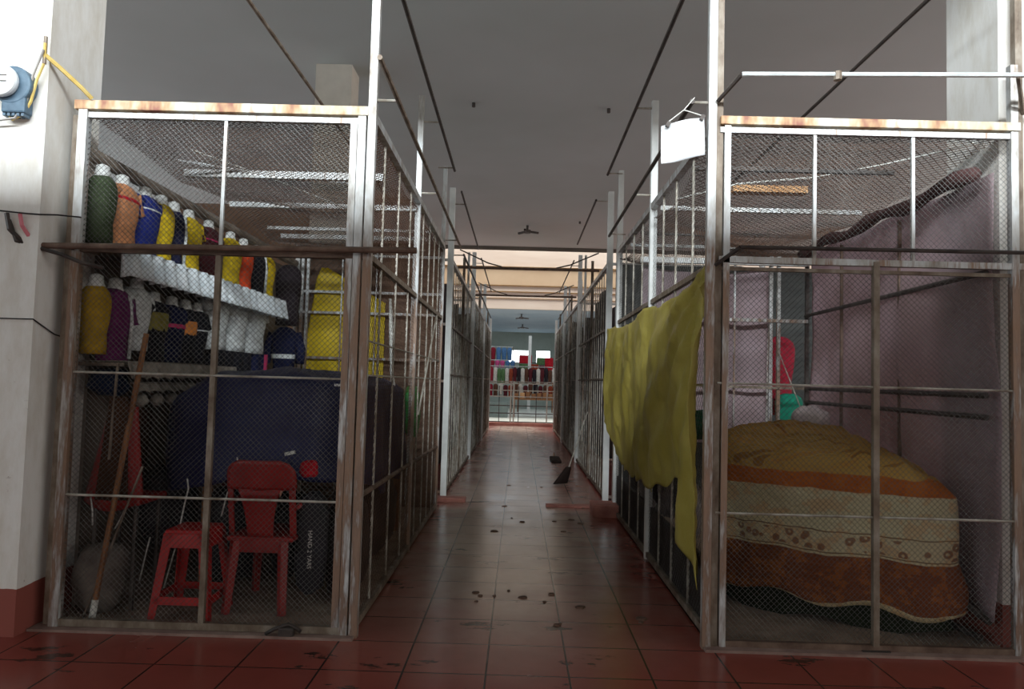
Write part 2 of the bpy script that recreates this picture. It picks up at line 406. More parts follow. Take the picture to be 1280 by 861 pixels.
for y, a, b, w in ((5.08, -2.42, -1.0, .05), (5.98, -2.46, LX1, .042), (6.9, -2.46, LX1, .03), (7.3, -2.46, LX1, .045)):
    part(MB().bar((a, y, 2.83), (b, y, 2.83), w), 'roof_bar', m_galv, cl)
part(MB().path([(-2.4, 4.9, 2.87), (-1.9, 5.1, 2.85), (-1.2, 5.3, 2.84)], .009, 6), 'roof_rod', m_galv, cl)
part(MB().path([(-2.2, 4.7, 2.88), (-1.8, 5.3, 2.84), (-1.35, 6.2, 2.8)], .006, 6), 'roof_rod', m_rope, cl)
# left wall of the stall: board, top rail
m_board = mottled('grey_brown_board', (92, 82, 74), (120, 108, 98), 2.5, .9, 0, .1)
part(MB().bb((-2.62, 4.33, 0), (-2.585, 8.0, 2.6)), 'side_board', m_board, cl)
part(MB().tube((-2.52, 4.05, 2.66), (-2.52, 8.0, 2.66), .042, 10), 'rail', mottled('grey_brown_pole', (112, 100, 90), (146, 134, 122), 5, .7), cl)
# back wall
m_brown = NT('brown_corrugated_sheet'); _x, _y, _z = m_brown.sep(m_brown.tc.outputs['Object'])
_w = m_brown.math('SINE', m_brown.math('MULTIPLY', _z, 70)); m_brown.bump(_w, .6, .01)
m_brown = m_brown.done(m_brown.ramp(m_brown.noise(3, 4, .6, stretch=(1, 1, 6)), [(.3, rgb((84, 66, 56))), (.7, rgb((122, 98, 82)))]), .85, 0, .3)
part(MB().bb((LX0, 8.03, 0), (LX1, 8.05, 2.85)), 'back_sheet', m_brown, cl)
for x in (-2.42, -2.36, -1.98, -1.6, -1.2): part(MB().bar((x, 7.95, .1), (x, 7.95, 2.8), .03 if x < -2.3 else .014), 'bar', m_galv, cl)
for z in (2.76, 2.35, 2.12, 1.62): part(MB().bar((LX0, 7.95, z), (LX1, 7.95, z), .026), 'rail', m_galv, cl)

m_slate = mottled('dark_slate_board', (44, 46, 46), (66, 68, 66), 3, .85, stretch=(1, 1, 6))
# ---- right front stall
RX0, RX1 = 1.09, 2.72
cr = thing('stall_cage', (1.9, 6, 0), 'nearest right wire mesh stall cage holding a pile under a printed cover', 'cage', 'market stall cages')
post(cr, RX0-.045, FY, 3.8, .045); post(cr, RX0, FY+.01, 3.8, .035, m_galvd); post(cr, RX0+.042, FY, 2.9, .035)
post(cr, RX1, FY, 3.25, .04); post(cr, RX1+.06, FY+.05, 3.8, .04, m_galvd)
for y in (6.0, 8.0): post(cr, RX0, y, 3.8, .055, m_white)
post(cr, RX1-.05, 8.0, 2.9, .05)
part(MB().bb((RX0, FY-.029, 2.872), (RX1+.03, FY+.029, 2.92)), 'top_rail', m_cream, cr, bevel=.004)
part(MB().bar((RX0, FY, 2.845), (RX1, FY, 2.845), .03), 'rail', m_galv, cr)
part(MB().bar((RX0, FY, 2.115), (RX1+.05, FY, 2.115), .035), 'rail', m_galv, cr)
part(MB().bar((RX0, FY, 2.065), (RX1, FY, 2.065), .02), 'rail', m_galvd, cr)
part(MB().bar((RX0+.03, FY, .03), (RX1, FY, .03), .031), 'rail', m_rust, cr)
part(MB().bar((1.955, FY-.01, .04), (1.955, FY-.01, 2.12), .032), 'bar', m_galvd, cr)
part(MB().bb((1.88, FY-.03, .0), (2.03, FY+.02, .02)), 'latch_plate', m_dark, cr)
for x in (1.62, 2.165): part(MB().bar((x, FY, 2.12), (x, FY, 2.86), .018), 'bar', m_galv, cr)
for z in (1.43, .725): part(MB().tube((RX0, FY-.01, z), (RX1, FY-.01, z), .007, 6), 'rod', m_rod, cr)
part(net((RX0+.04, FY, .05), (1, 0, 0), (0, 0, 1), RX1-RX0-.04, 2.02, .031, .0012), 'wire_mesh', m_wire, cr)
part(net((RX0+.04, FY, 2.12), (1, 0, 0), (0, 0, 1), RX1-RX0-.04, .73, .031, .0012), 'wire_mesh', m_wire, cr)
side_panel(cr, RX0, (4.0, 8.0), 2.9, (4.6, 5.1, 5.55, 6.5, 7.0, 7.5), (1.42,), m_rod)
part(net((RX0, 4.0, .05), (0, 1, 0), (0, 0, 1), 4.0, 2.8, .05, .0013), 'wire_mesh', m_wire, cr)
part(MB().bb((RX0+.01, 4.05, .02), (RX0+.03, 8.0, .42)), 'kick_board', mottled('dark_kick_board', (44, 36, 32), (60, 50, 44), 4, .85), cr)
part(net((RX0, 4.0, 2.86), (1, 0, 0), (0, 1, 0), RX1-RX0, 4.0, .055, .0026, sag(11, 0, .16), 14), 'roof_mesh', m_wired, cr)
for y, a, b, w, m in ((4.66, 1.1, 2.4, .03, m_dark), (5.75, 1.1, 2.7, .035, m_galv), (6.7, 1.1, 2.7, .03, m_dark), (7.3, 1.1, 2.6, .03, m_galv)):
    part(MB().bar((a, y, 2.83), (b, y, 2.83), w), 'roof_bar', m, cr)
part(MB().path([(1.1, 5.2, 2.76), (1.5, 5.0, 2.83), (2.0, 4.9, 2.86), (2.3, 4.6, 2.86), (2.65, 4.2, 2.88)], .007, 6), 'rope', m_rope, cr)
part(MB().bb((1.55, 5.3, 2.86), (2.1, 5.4, 2.91)), 'timber_batten', m_wood2, cr)
# inner back frame at y=6.6
for x, w in ((2.36, .03), (2.29, .03), (2.62, .03), (1.75, .02), (1.96, .015)):
    part(MB().bar((x, 6.62, .05), (x, 6.62, 2.62), w), 'bar', m_galv if x < 2.6 else m_dark, cr)
for z, w in ((2.56, .05), (2.03, .03), (1.42, .025)): part(MB().bar((RX0, 6.6, z), (2.62, 6.6, z), w), 'rail', m_galv if z > 2 else m_galvd, cr)
part(MB().bb((1.1, 8.03, 0), (3.6, 8.05, 2.75)), 'back_sheet', m_slate, cr)
for z0, z1 in ((2.09, 2.08), (1.40, 1.42), (1.28, 1.3)):
    part(MB().tube((2.6, 4.05, z0), (2.6, 6.6, z1), .016, 8), 'rail', m_dark, cr)
for y in (5.0, 5.9): part(MB().bar((2.615, y, .05), (2.615, y, 2.6), .02), 'bar', m_rust, cr)
part(MB().tube((2.35, 6.58, 1.75), (2.62, 6.55, 1.05), .006, 5), 'brace', m_rod, cr)

# ---- farther cages along the aisle
def far_cage(side, y0, y1, label, sheets, pitch, seed):
    x = -.88 if side < 0 else 1.09; xo = -2.5 if side < 0 else 2.72; s = side
    c = thing('stall_cage', ((x+xo)/2, (y0+y1)/2, 0), label, 'cage', 'market stall cages')
    rn = random.Random(seed)
    for y in (y0, y1): part(MB().bb((x-.035, y-.035, 0), (x+.035, y+.035, 3.8 if y == y0 else 3.3)), 'post', m_white, c)
    part(MB().bb((x-.02+s*.1, y0-.02, 0), (x+.02+s*.1, y0+.02, 3.8)), 'post', m_galv, c)
    ym = (y0+y1)/2
    part(MB().bar((x, ym, 0), (x, ym, 3.3), .04), 'post', m_galvd, c)
    part(MB().bar((xo, y0, 0), (xo, y0, 2.9), .05), 'post', m_galvd, c)
    for z, w in ((.05, .04), (1.48, .02), (2.1, .03), (2.9, .05)):
        part(MB().bar((x, y0, z), (x, y1, z), w), 'rail', m_galvd if z < 2.5 else m_galv, c)
    for z in (.05, 1.4, 2.1, 2.9): part(MB().bar((x, y0, z), (xo, y0, z), .03), 'rail', m_galv, c)
    y = y0+pitch
    while y < y1-.1:
        part(MB().bar((x, y, .05), (x, y, 2.9), .013), 'bar', m_rod, c); y += pitch*rn.uniform(.8, 1.2)
    xi = x+s*.14
    n = len(sheets); 
    for i, m in enumerate(sheets):
        a = y0+.08+(y1-y0-.16)*i/n; b = y0+.08+(y1-y0-.16)*(i+1)/n-.02; zt = rn.uniform(2.35, 2.85); zb = rn.uniform(.25, .5)
        ph = rn.uniform(0, 9)
        def fn(p, q): 
            yy = a+(b-a)*p
            return (xi+.03*math.sin(yy*9+ph)+.03*noise.noise(Vector((yy*2, q*3, ph))), yy, zb+(zt-zb)*q+.05*math.sin(yy*3+ph)*q)
        part(MB().grid(26, 10, fn), 'hung_sheet', m, c, smooth=True, thick=.004)
    # end sheet facing the camera
    def fe(p, q): return (x+s*.1+(xo-x-s*.1)*p, y0+.1+.03*math.sin(p*24+seed), .05+2.6*q)
    part(MB().grid(40, 6, fe), 'end_sheet', sheets[0], c, smooth=True, thick=.004)
    # low goods wall
    part(MB().bb((x+s*.03, y0+.05, .02), (x+s*.05, y1-.05, .42)), 'kick_board', m_brownsheet, c)
    return c
m_s1 = mat_tarp('mauve_brown_sheet', (44, 33, 34), (66, 52, 54), 0, 3, .7)
m_s2 = mat_tarp('dark_purple_sheet', (30, 23, 27), (48, 37, 43), 0, 3, .7)
m_s3 = mat_tarp('grey_green_sheet', (26, 33, 29), (44, 54, 47), 0, 3, .7)
m_s4 = mat_tarp('dark_slate_sheet', (24, 28, 33), (40, 46, 53), 0, 3, .7)
m_s5 = mat_tarp('grey_blue_sheet', (42, 50, 60), (62, 70, 80), 0, 3, .7)
far_cage(-1, 8.9, 13.2, 'second stall cage on the left of the aisle, mauve sheets behind its bars', [m_s1, m_s2, m_s1, m_s2], .27, 1)
far_cage(-1, 13.35, 17.5, 'third stall cage on the left of the aisle, grey-green sheets behind its bars', [m_s3, m_s4, m_s3], .28, 2)
far_cage(-1, 17.65, 21.6, 'farthest stall cage on the left of the aisle, next to the gate', [m_s3, m_s4], .3, 3)
far_cage(1, 8.9, 13.2, 'second stall cage on the right of the aisle, just behind the yellow sheet', [m_s1, m_s2, m_s1], .3, 4)
far_cage(1, 13.35, 17.5, 'third stall cage on the right of the aisle, slate sheets behind its bars', [m_s4, m_s5, m_s4], .28, 5)
far_cage(1, 17.65, 21.6, 'farthest stall cage on the right of the aisle, next to the gate', [m_s5, m_s4], .3, 6)

# ---- overhead pipes carried on brackets
def over_pipe(label, x, z, y0, y1, rad, mat, brackets, xp, dz=0):
    t = thing('overhead_pipe', (x, (y0+y1)/2, z), label, 'pipe', 'overhead curtain pipes')
    part(MB().tube((x, y0, z), (x, y1, z+dz), rad, 8), 'pipe', mat, t)
    for y in brackets: part(MB().tube((x, y, z), (xp, y, z), .008, 6), 'bracket', m_rod, t)
over_pipe('long dark high pipe over the left side of the aisle, nearest length', -.72, 3.58, 2.2, 7.4, .014, m_dark, (6.0, 7.3), LX1)
over_pipe('short dark high pipe over the left side of the aisle, farther length', -.72, 3.6, 8.3, 11.9, .013, m_dark, (8.9,), LX1)
over_pipe('low grey pipe beside the left cages, ends at the tall corner pole', -.72, 2.97, 3.45, 8.35, .014, m_galvd, (4.0, 6.0, 8.0), LX1)
over_pipe('long dark high pipe over the right side of the aisle, nearest length', .93, 3.74, 2.4, 7.95, .015, m_dark, (6.0, 7.9), RX0)
over_pipe('short dark high pipe over the right side of the aisle, farther length', .93, 3.76, 9.15, 12.1, .014, m_dark, (9.2,), RX0)
over_pipe('low dark pipe beside the right cages, passing behind the blank white sheet', .93, 3.0, 3.98, 7.7, .015, m_dark, (4.0, 6.0, 7.6), RX0)
over_pipe('low dark pipe beside the second left cage', -.72, 2.97, 8.9, 13.4, .013, m_dark, (8.95, 13.2), LX1)
over_pipe('low dark pipe beside the third left cage', -.72, 2.97, 13.5, 17.5, .013, m_dark, (13.6,), LX1)
over_pipe('high dark pipe over the third left cage front', -.72, 3.6, 12.8, 17.5, .013, m_dark, (13.35,), LX1)
over_pipe('high dark pipe over the third right cage front', .93, 3.6, 12.8, 17.5, .013, m_dark, (13.35,), RX0)
over_pipe('low dark pipe beside the third right cage', .93, 2.97, 13.5, 17.5, .013, m_dark, (13.6,), RX0)
def cable_run(label, x, y0, y1, z, x1=None):
    tag(MB().tube((x, y0, z), (x if x1 is None else x1, y1, z), .012, 8).build('hanging_rail', m_galvd if x < 0 else m_dark), label, 'rail')
cable_run('straight grey rail running under the ceiling above the nearest left cage', -1.57, 2.5, 8.95, 3.5)
cable_run('straight dark rail running under the ceiling above the nearest right cage', 2.13, 2.5, 8.5, 3.5)
def cross(label, y, z, x0, x1):
    t = thing('cross_pipe', (0, y, z), label, 'pipe')
    part(MB().tube((x0, y, z), (x1, y, z), .02, 8), 'pipe', m_rust, t)
    return t
cross('rusty pipe spanning the aisle above the second cages, nearer one', 10.2, 3.02, -.9, 1.1)
cross('rusty pipe spanning the aisle above the third cages, farther one', 14.9, 3.2, -.95, 1.15)
for lab, y, z in (('left', 10.2, 3.02), ('left', 14.9, 3.2), ('right', 10.2, 3.02), ('right', 14.9, 3.2)):
    s = -1 if lab == 'left' else 1; xx = -.88 if s < 0 else 1.09
    tag(MB().path([(xx, y, z+.25), (xx-s*.18, y, z+.17), (xx-s*.4, y, z+.07), (xx-s*.6, y, z+.02)], .01, 6).build('support_wire', m_dark),
        'thin wire curving from the %s posts down to the %s pipe across the aisle' % (lab, 'nearer' if y < 12 else 'farther'), 'wire')
m_pale = mottled('pale_pipe_paint', (190, 194, 194), (220, 224, 224), 6, .5, .1)
# front pipes
t = thing('front_pipe', (-1.6, 3.88, 2.08), 'rusty brown pipe across the front of the left cage at door height', 'pipe')
part(MB().tube((-2.66, 3.88, 2.075), (-.57, 3.88, 2.1), .017, 10), 'pipe', m_rust, t)
part(MB().tube((-2.5, 3.88, 2.08), (-2.5, 3.98, 2.08), .01, 6), 'bracket', m_dark, t)
part(MB().tube((-.86, 3.88, 2.1), (-.86, 3.98, 2.1), .01, 6), 'bracket', m_dark, t)
part(MB().path([(-2.66, 3.88, 2.07), (-2.72, 3.835, 2.09), (-2.76, 3.825, 2.2)], .012, 6), 'hook', m_dark, t)
part(MB().path([(-2.62, 3.87, 2.06), (-2.5, 3.88, 2.03), (-2.4, 3.9, 1.99), (-2.3, 3.94, 1.97)], .012, 6), 'tie', m_dark, t)
t = thing('front_pipe', (1.9, 3.88, 2.16), 'thin dark pipe across the front of the right cage above the door rail', 'pipe')
part(MB().tube((1.17, 3.86, 2.16), (2.95, 3.86, 2.17), .011, 8), 'pipe', m_dark, t)
part(MB().tube((1.17, 3.86, 2.16), (1.07, 3.98, 2.08), .011, 6), 'bracket', m_dark, t)
t = thing('front_pipe', (1.9, 3.8, 3.1), 'pale pipe high across the front of the right cage above its top rail', 'pipe')
part(MB().tube((1.15, 3.8, 3.08), (3.1, 3.8, 3.12), .014, 8), 'pipe', m_pale, t)
part(MB().tube((1.15, 3.8, 3.08), (1.07, 3.97, 3.0), .012, 6), 'bracket', m_dark, t)
part(MB().tube((1.66, 3.8, 3.06), (1.66, 3.8, 3.105), .022, 8), 'clamp', m_galvd, t)
part(MB().tube((2.62, 3.8, 3.1), (2.78, 4.0, 2.98), .012, 6), 'bracket', m_galvd, t)

# ---- blank white sheet hung by clips
t = thing('hanging_sheet', (.88, 3.92, 2.64), 'blank white sheet clipped up beside the tall right corner post', 'sheet')
def fs(p, q):
    x = .752+.235*p; z = 2.625+.215*q+.05*p
    return (x, 3.93+.018*math.sin(p*5+q*2), z+.012*math.sin(q*3)*p)
part(MB().grid(14, 10, fs), 'sheet', mottled('white_card', (232, 238, 242), (244, 248, 250), 4, .6), t, smooth=True, thick=.003)
for cx, cz in ((.785, 2.842), (.972, 2.885)): part(MB().box((cx, 3.92, cz), (.022, .02, .03), Matrix.Rotation(.5, 3, 'Y')), 'clip', m_dark, t)
part(MB().path([(.785, 3.92, 2.855), (.87, 3.92, 2.925), (.972, 3.92, 2.895)], .0035, 6), 'string', m_rope, t)
part(MB().path([(.87, 3.92, 2.925), (.93, 3.93, 3.0)], .003, 6), 'string', m_rope, t)

# ---- electricity meter and its cables on the left column
t = thing('electricity_meter', (-2.78, 3.8, 2.92), 'round glass electricity meter with dark blue base on the left column', 'meter')
m_mblue = mottled('meter_blue_grey', (66, 88, 106), (92, 116, 134), 10, .5)
mz = 2.93; mx = -2.775
def disc(c, rad, d, n=28): return MB().path([(c[0], c[1], c[2]), (c[0], c[1]-d, c[2])], rad, n)
part(disc((mx+.02, 3.838, mz-.01), .105, .07), 'base', m_mblue, t, bevel=.01)
dome = part(disc((mx-.015, 3.77, mz+.0), .085, .045), 'glass_dome', mottled('meter_dial_white', (226, 230, 232), (240, 244, 246), 8, .25), t, bevel=.015, smooth=False)
for dz in (.02, -.012): part(MB().bb((mx-.05, 3.722, mz+dz), (mx+.025, 3.725, mz+dz+.006)), 'dial_mark', m_dark, dome)
part(MB().bb((mx-.03, 3.77, mz-.16), (mx+.1, 3.838, mz-.06)), 'terminal_cover', m_mblue, t, bevel=.01)
for k in range(5): part(MB().bb((mx-.025+.025*k, 3.78, mz-.175), (mx-.01+.025*k, 3.83, mz-.158)), 'terminal', m_mblue, t)
m_yel = mottled('yellow_cable', (206, 176, 96), (226, 202, 130), 10, .5)
t = thing('cable_bundle', (-2.66, 3.8, 2.7), 'yellow and grey cables looping from the electricity meter to the column corner', 'cable')
part(MB().path([(-2.6, 3.79, 3.16), (-2.605, 3.8, 3.06), (-2.64, 3.8, 2.96), (-2.665, 3.8, 2.84), (-2.7, 3.8, 2.77), (-2.76, 3.8, 2.74), (-2.8, 3.81, 2.79)], .008, 6), 'yellow_wire', m_yel, t)
part(MB().path([(-2.6, 3.78, 3.12), (-2.655, 3.79, 2.98), (-2.685, 3.79, 2.82), (-2.74, 3.79, 2.745), (-2.86, 3.8, 2.73), (-2.95, 3.8, 2.725)], .007, 6), 'grey_wire', mottled('grey_wire', (150, 146, 142), (176, 172, 168), 10, .5), t)
part(MB().path([(-2.605, 3.8, 3.2), (-2.605, 3.8, 3.05)], .01, 8), 'conduit', m_galvd, t)
part(MB().path([(-2.605, 3.8, 3.1), (-2.55, 3.85, 3.05), (-2.47, 3.92, 2.97), (-2.44, 3.97, 2.93)], .012, 6), 'tie_rod', m_yel, t)
tag(MB().path([(-3.1, 3.82, 2.27), (-2.9, 3.815, 2.255), (-2.66, 3.815, 2.235), (-2.6, 3.83, 2.235), (-2.55, 3.9, 2.25), (-2.46, 3.97, 2.255)], .0045, 6).build('wire_run', m_cable), 'thin black wire crossing the left column just above the rusty pipe', 'wire')
tag(MB().path([(-3.1, 3.83, 1.66), (-2.8, 3.83, 1.67), (-2.6, 3.83, 1.67), (-2.59, 4.0, 1.6), (-2.57, 4.1, 1.58)], .004, 6).build('wire_run', m_cable), 'thin dark wire wrapped round the left column at chest height', 'wire')
tag(MB().path([(-2.70, 3.82, 2.235), (-2.685, 3.82, 2.17), (-2.65, 3.85, 2.1)], .012, 5, flat=.3).build('ribbon', mottled('pink_ribbon', (200, 110, 120), (214, 130, 140), 10, .6)), 'short pink ribbon tied at the end of the rusty pipe', 'ribbon')
tag(MB().path([(-2.77, 3.82, 2.235), (-2.75, 3.82, 2.15), (-2.69, 3.85, 2.08)], .013, 5).build('strap', m_dark), 'dark strap hanging from the wire to the end of the rusty pipe', 'strap')

# ------------------------------------------------------------------ garments
def super_ring(c, U, N, w, d, n=20, e=.8):
    out = []
    for k in range(n):
        th = 2*PI*k/n; cs = math.cos(th); sn = math.sin(th)
        out.append(c + U*w*math.copysign(abs(cs)**e, cs) + N*d*math.copysign(abs(sn)**e, sn))
    return out
def garment(name, label, cat, c, ang, w, h, mat, sleeve=0, neck=None, chest=.09, group=None, waist=.86, trim=None, stripe=None):
    """shirt on a torso form. c = centre of the hem, ang = facing direction in the XY plane"""
    c = Vector(c); N = Vector((math.cos(ang), math.sin(ang), 0)); U = Vector((-math.sin(ang), math.cos(ang), 0))
    t = thing(name, c, label, cat, group)
    prof = [(0, waist, .8), (.12, waist*.98, .8), (.3, waist*.92, .78), (.5, .95, .95), (.68, 1.0, 1.0), (.82, 1.0, .95), (.91, .88, .8), (.965, .62, .62), (1, .34, .45)]
    rg = [super_ring(c+Vector((0, 0, z*h)), U, N, w/2*a, chest*b) for z, a, b in prof]
    # gentle folds
    rg2 = []
    for k, R in enumerate(rg):
        rg2.append([p + (p-c-Vector((0, 0, prof[k][0]*h)))*(.05*math.sin(j*2.3+k)) * (1-prof[k][0]) for j, p in enumerate(R)])
    mb = MB(); mb.rings(rg2)
    shirt = mb.build('shirt', mat, t, smooth=True)
    if sleeve:
        for s in (-1, 1):
            a = c+U*s*w*.42+Vector((0, 0, h*.88)); b = a+U*s*(.05+.03*sleeve)+Vector((0, 0, -sleeve*.55)); e = a+U*s*(.06)+N*.02+Vector((0, 0, -sleeve))
            MB().path([a, b, e], [.06, .052, .045], 10).build('sleeve', mat, t, smooth=True)
    if neck:
        MB().path([c+Vector((0, 0, h*.97)), c+Vector((0, 0, h*1.03)), c+Vector((0, 0, h*1.13)), c+Vector((0, 0, h*1.16))], [.05, .04, .036, .012], 12).build('neck_stub', neck, t, smooth=True)
    if trim:
        MB().rings([super_ring(c+Vector((0, 0, z*h)), U, N, w/2*a*1.02, chest*b*1.03) for z, a, b in trim[1]], False).build('chest_band', trim[0], shirt, smooth=True)
    if stripe:
        p0 = c+N*(chest*.9)
        MB().path([p0+U*w*.2+Vector((0, 0, h*.05)), p0+U*w*.2+N*.008+Vector((0, 0, h*.55)), p0+U*w*.1+Vector((0, 0, h*.92))], .012, 6).build('stripe', stripe, shirt, smooth=True)
    return t
F_ = {}
def fb(nm, c): 
    if nm not in F_: F_[nm] = fab(nm+'_fabric', c)
    return F_[nm]
white_f = fb('white', (232, 236, 236))
neckw = m_white
bandp = lambda z0, z1: [(z0, .93, .93), ((z0+z1)/2, 1, 1), (z1, 1, .97)]
GX = -2.45
row1 = [  # y, colour, width, sleeve, label
 (4.13, ('olive', (62, 74, 50)), 0.14, 0, 'olive green top at the left end of the upper row beside the tan one'),
 (4.34, ('tan_orange', (206, 140, 96)), 0.25, .12, 'tan and orange top on a torso form, upper row near the left end'),
 (4.61, ('royal_blue', (30, 44, 122)), 0.24, .12, 'royal blue top between the tan top and the yellow one, upper row'),
 (4.82, ('yellow', (222, 190, 34)), 0.20, .0, 'yellow top with white shoulder, next to the royal blue top'),
 (5.00, ('navy', (28, 30, 58)), 0.13, .0, 'narrow navy top squeezed between two yellow tops, upper row'),
 (5.23, ('yellow', (222, 190, 34)), 0.27, .1, 'yellow top just left of the dark maroon one, upper row'),
 (5.57, ('maroon', (78, 34, 40)), 0.33, .1, 'dark maroon top right of the two yellow tops, upper row'),
 (6.00, ('yellow', (222, 190, 34)), 0.30, .0, 'yellow top beside the orange-red one, upper row'),
 (6.29, ('orange_red', (232, 84, 44)), 0.22, .0, 'orange-red top in the upper row'),
 (6.60, ('black_soft', (26, 26, 34)), 0.28, .1, 'black top with white collar, right of the orange-red one'),
 (6.87, ('yellow', (222, 190, 34)), 0.20, .0, 'last yellow top at the far right end of the upper row'),
]
for y, (nm, c), w, sl, lab in row1:
    garment('display_shirt', lab, 'top', (GX, y, 2.14), 0, w, .40, fb(nm, c), sl, neckw, .085, 'tops on the upper row of torso forms',
            stripe=white_f if nm in ('navy', 'black_soft') else None,
            trim=(white_f, bandp(.74, .77)) if nm == 'royal_blue' else (fb('crimson', (190, 30, 44)), bandp(.72, .78)) if nm == 'tan_orange' else (fb('pink', (206, 60, 110)), bandp(.7, .74)) if nm == 'maroon' else None)
row2 = [
 (4.13, ('mustard', (184, 146, 36)), 0.14, 0, .40, 1.50, 'mustard top at the left end of the middle row', None),
 (4.33, ('purple', (112, 44, 98)), 0.25, .16, .44, 1.46, 'purple blouse with white chest mark in the middle row', 'mark'),
 (4.57, ('white', (232, 236, 236)), 0.20, .1, .40, 1.54, 'white top between the purple blouse and the striped black one', None),
 (4.79, ('black_soft', (26, 26, 34)), 0.22, .1, .40, 1.48, 'black top with an olive striped chest, middle row', 'olive_band'),
 (5.04, ('deep_navy', (20, 26, 60)), 0.24, .08, .40, 1.48, 'navy top with pink and white chest print, middle row', 'pink_band'),
 (5.25, ('black_soft', (26, 26, 34)), 0.15, .0, .40, 1.48, 'black top with an orange chest print, middle row', 'orange_band'),
 (5.44, ('black_soft', (26, 26, 34)), 0.18, .1, .40, 1.48, 'black top with thin white lines, right of the orange printed one', 'white_band'),
 (5.78, ('white', (232, 236, 236)), 0.30, .12, .48, 1.60, 'white blouse just right of the black tops, middle row', None),
 (6.18, ('white', (232, 236, 236)), 0.34, .14, .50, 1.60, 'middle white blouse of the three hanging side by side', None),
 (6.62, ('white', (232, 236, 236)), 0.40, .16, .52, 1.60, 'right white blouse of the three hanging side by side', None),
]
for y, (nm, c), w, sl, h, z, lab, tr in row2:
    trim = None
    if tr == 'olive_band': trim = (fb('olive_gold', (148, 138, 70)), bandp(.5, .8))
    if tr == 'pink_band': trim = (fb('pink', (206, 60, 110)), bandp(.58, .66))
    if tr == 'orange_band': trim = (fb('orange', (222, 140, 70)), bandp(.5, .75))
    if tr == 'white_band': trim = (white_f, bandp(.6, .63))
    g = garment('display_blouse' if nm == 'white' else 'display_shirt', lab, 'blouse' if nm == 'white' else 'top', (GX, y, z), 0, w, h, fb(nm, c), sl, neckw, .085, 'clothes in the middle row', trim=trim,
            stripe=white_f if tr == 'mark' else None)
# trousers hanging below the white blouses
for y, nm, c, lab, st in ((5.9, 'black_soft', (26, 26, 34), 'black trousers under the left white blouse', None), (6.3, 'black_soft', (26, 26, 34), 'black trousers under the middle white blouse', None), (6.72, 'deep_navy', (20, 26, 60), 'dark trousers with a pink side stripe under the right white blouse', 'pink')):
    t = thing('folded_trousers', (GX, y, 1.4), lab, 'trousers')
    N = Vector((1, 0, 0)); U = Vector((0, 1, 0))
    for s in (-1, 1):
        MB().rings([super_ring(Vector((GX, y+s*.09, 1.36+z)), U, N, .085, .07, 14) for z in (0, .08, .16, .24)]).build('trouser_leg', fb(nm, c), t, smooth=True)
    if st: MB().bb((GX+.05, y+.04, 1.37), (GX+.085, y+.07, 1.6)).build('side_stripe', fb('pink', (206, 60, 110)), t)
# dark suits at the back corner
garment('hanging_jacket', 'dark jacket hanging at the back corner above the navy one', 'jacket', (-2.38, 7.35, 1.92), -PI/2, .26, .62, fb('charcoal', (44, 36, 42)), .0, None, .09)
garment('hanging_jacket', 'navy jacket with white waist tag hanging low in the back corner', 'jacket', (-2.38, 7.3, 1.35), -PI/2, .26, .55, fb('deep_navy', (20, 26, 60)), .3, None, .09, trim=(white_f, [(.42, .9, .9), (.46, .92, .92), (.5, .95, .97)]))

# ledges with frilled white cloth
def ledge(label, z, y0, y1, mat, depth=.27, frill=.15, amp=.018, boardz=.02, xw=-2.57):
    t = thing('display_ledge', (xw+.1, (y0+y1)/2, z), label, 'ledge')
    MB().bb((xw, y0, z-boardz), (xw+depth, y1, z)).build('board', m_galvd, t)
    N = int((y1-y0)*40)
    def fn(p, q):
        y = y0+(y1-y0)*p; k = 2*PI*y/.16+.6*math.sin(y*7)
        sc = .02*abs(math.sin(k/2))
        return (xw+depth+.012+amp*math.sin(k)*(1-q*.5)+.02*(1-q), y, z-frill*(1-q)-sc*(1-q)+.012)
    MB().grid(N, 5, fn).build('frill', mat, t, smooth=True, thick=.003)
    def ft(p, q):
        y = y0+(y1-y0)*p
        return (xw+.02+(depth-.01)*q, y, z+.006+.006*math.sin(2*PI*y/.13)*q)
    MB().grid(N, 4, ft).build('cloth', mat, t, smooth=True, thick=.003)
m_frill = mottled('white_frill_cloth', (206, 216, 222), (232, 238, 242), 12, .8, 0, .3)
m_frill2 = mottled('grey_beige_cloth', (128, 122, 112), (158, 150, 140), 12, .85, 0, .3)
ledge('long white frilled ledge carrying the upper row of tops', 2.12, 4.07, 7.0, m_frill, frill=.17, amp=.04)
ledge('grey beige ledge under the dark printed tops of the middle row', 1.455, 4.2, 5.85, m_frill2, frill=.09)
ledge('grey beige ledge along the wall just above the navy sheet', 1.33, 4.36, 5.8, m_frill2, frill=.05, depth=.22)
# small pale bundles under the lowest ledge
for k in range(6):
    y = 4.5+.2*k
    MBk = MB().path([(-2.36, y, 1.20), (-2.34, y, 1.235), (-2.34, y+.01, 1.262)], [.03, .045, .02], 10)
    tag(MBk.build('cloth_bundle', m_frill2, smooth=True), 'small pale cloth bundle hung under the lowest ledge, one of an even row', 'bundle', 'pale bundles under the lowest ledge')

# yellow tarpaulin on back frame
def fy(p, q):
    # triangle-topped sheet: left edge slants
    z = 1.35+1.3*q; xl = -2.42+.16*q if q < .9 else -2.42+.16*q+(q-.9)*0.4
    x = xl+(-1.5-xl)*p; top = 2.62-.42*max(0, p-.1)
    z = 1.35+(top-1.35)*q
    return (x, 7.985+.008*math.sin(x*16+q*2)+.008*noise.noise(Vector((x*5, q*4, 1))), z)
tag(MB().grid(40, 24, fy).build('yellow_tarpaulin', m_yellow2, smooth=True, thick=.004), 'bright yellow sheet hung on the back frame of the left cage', 'sheet')

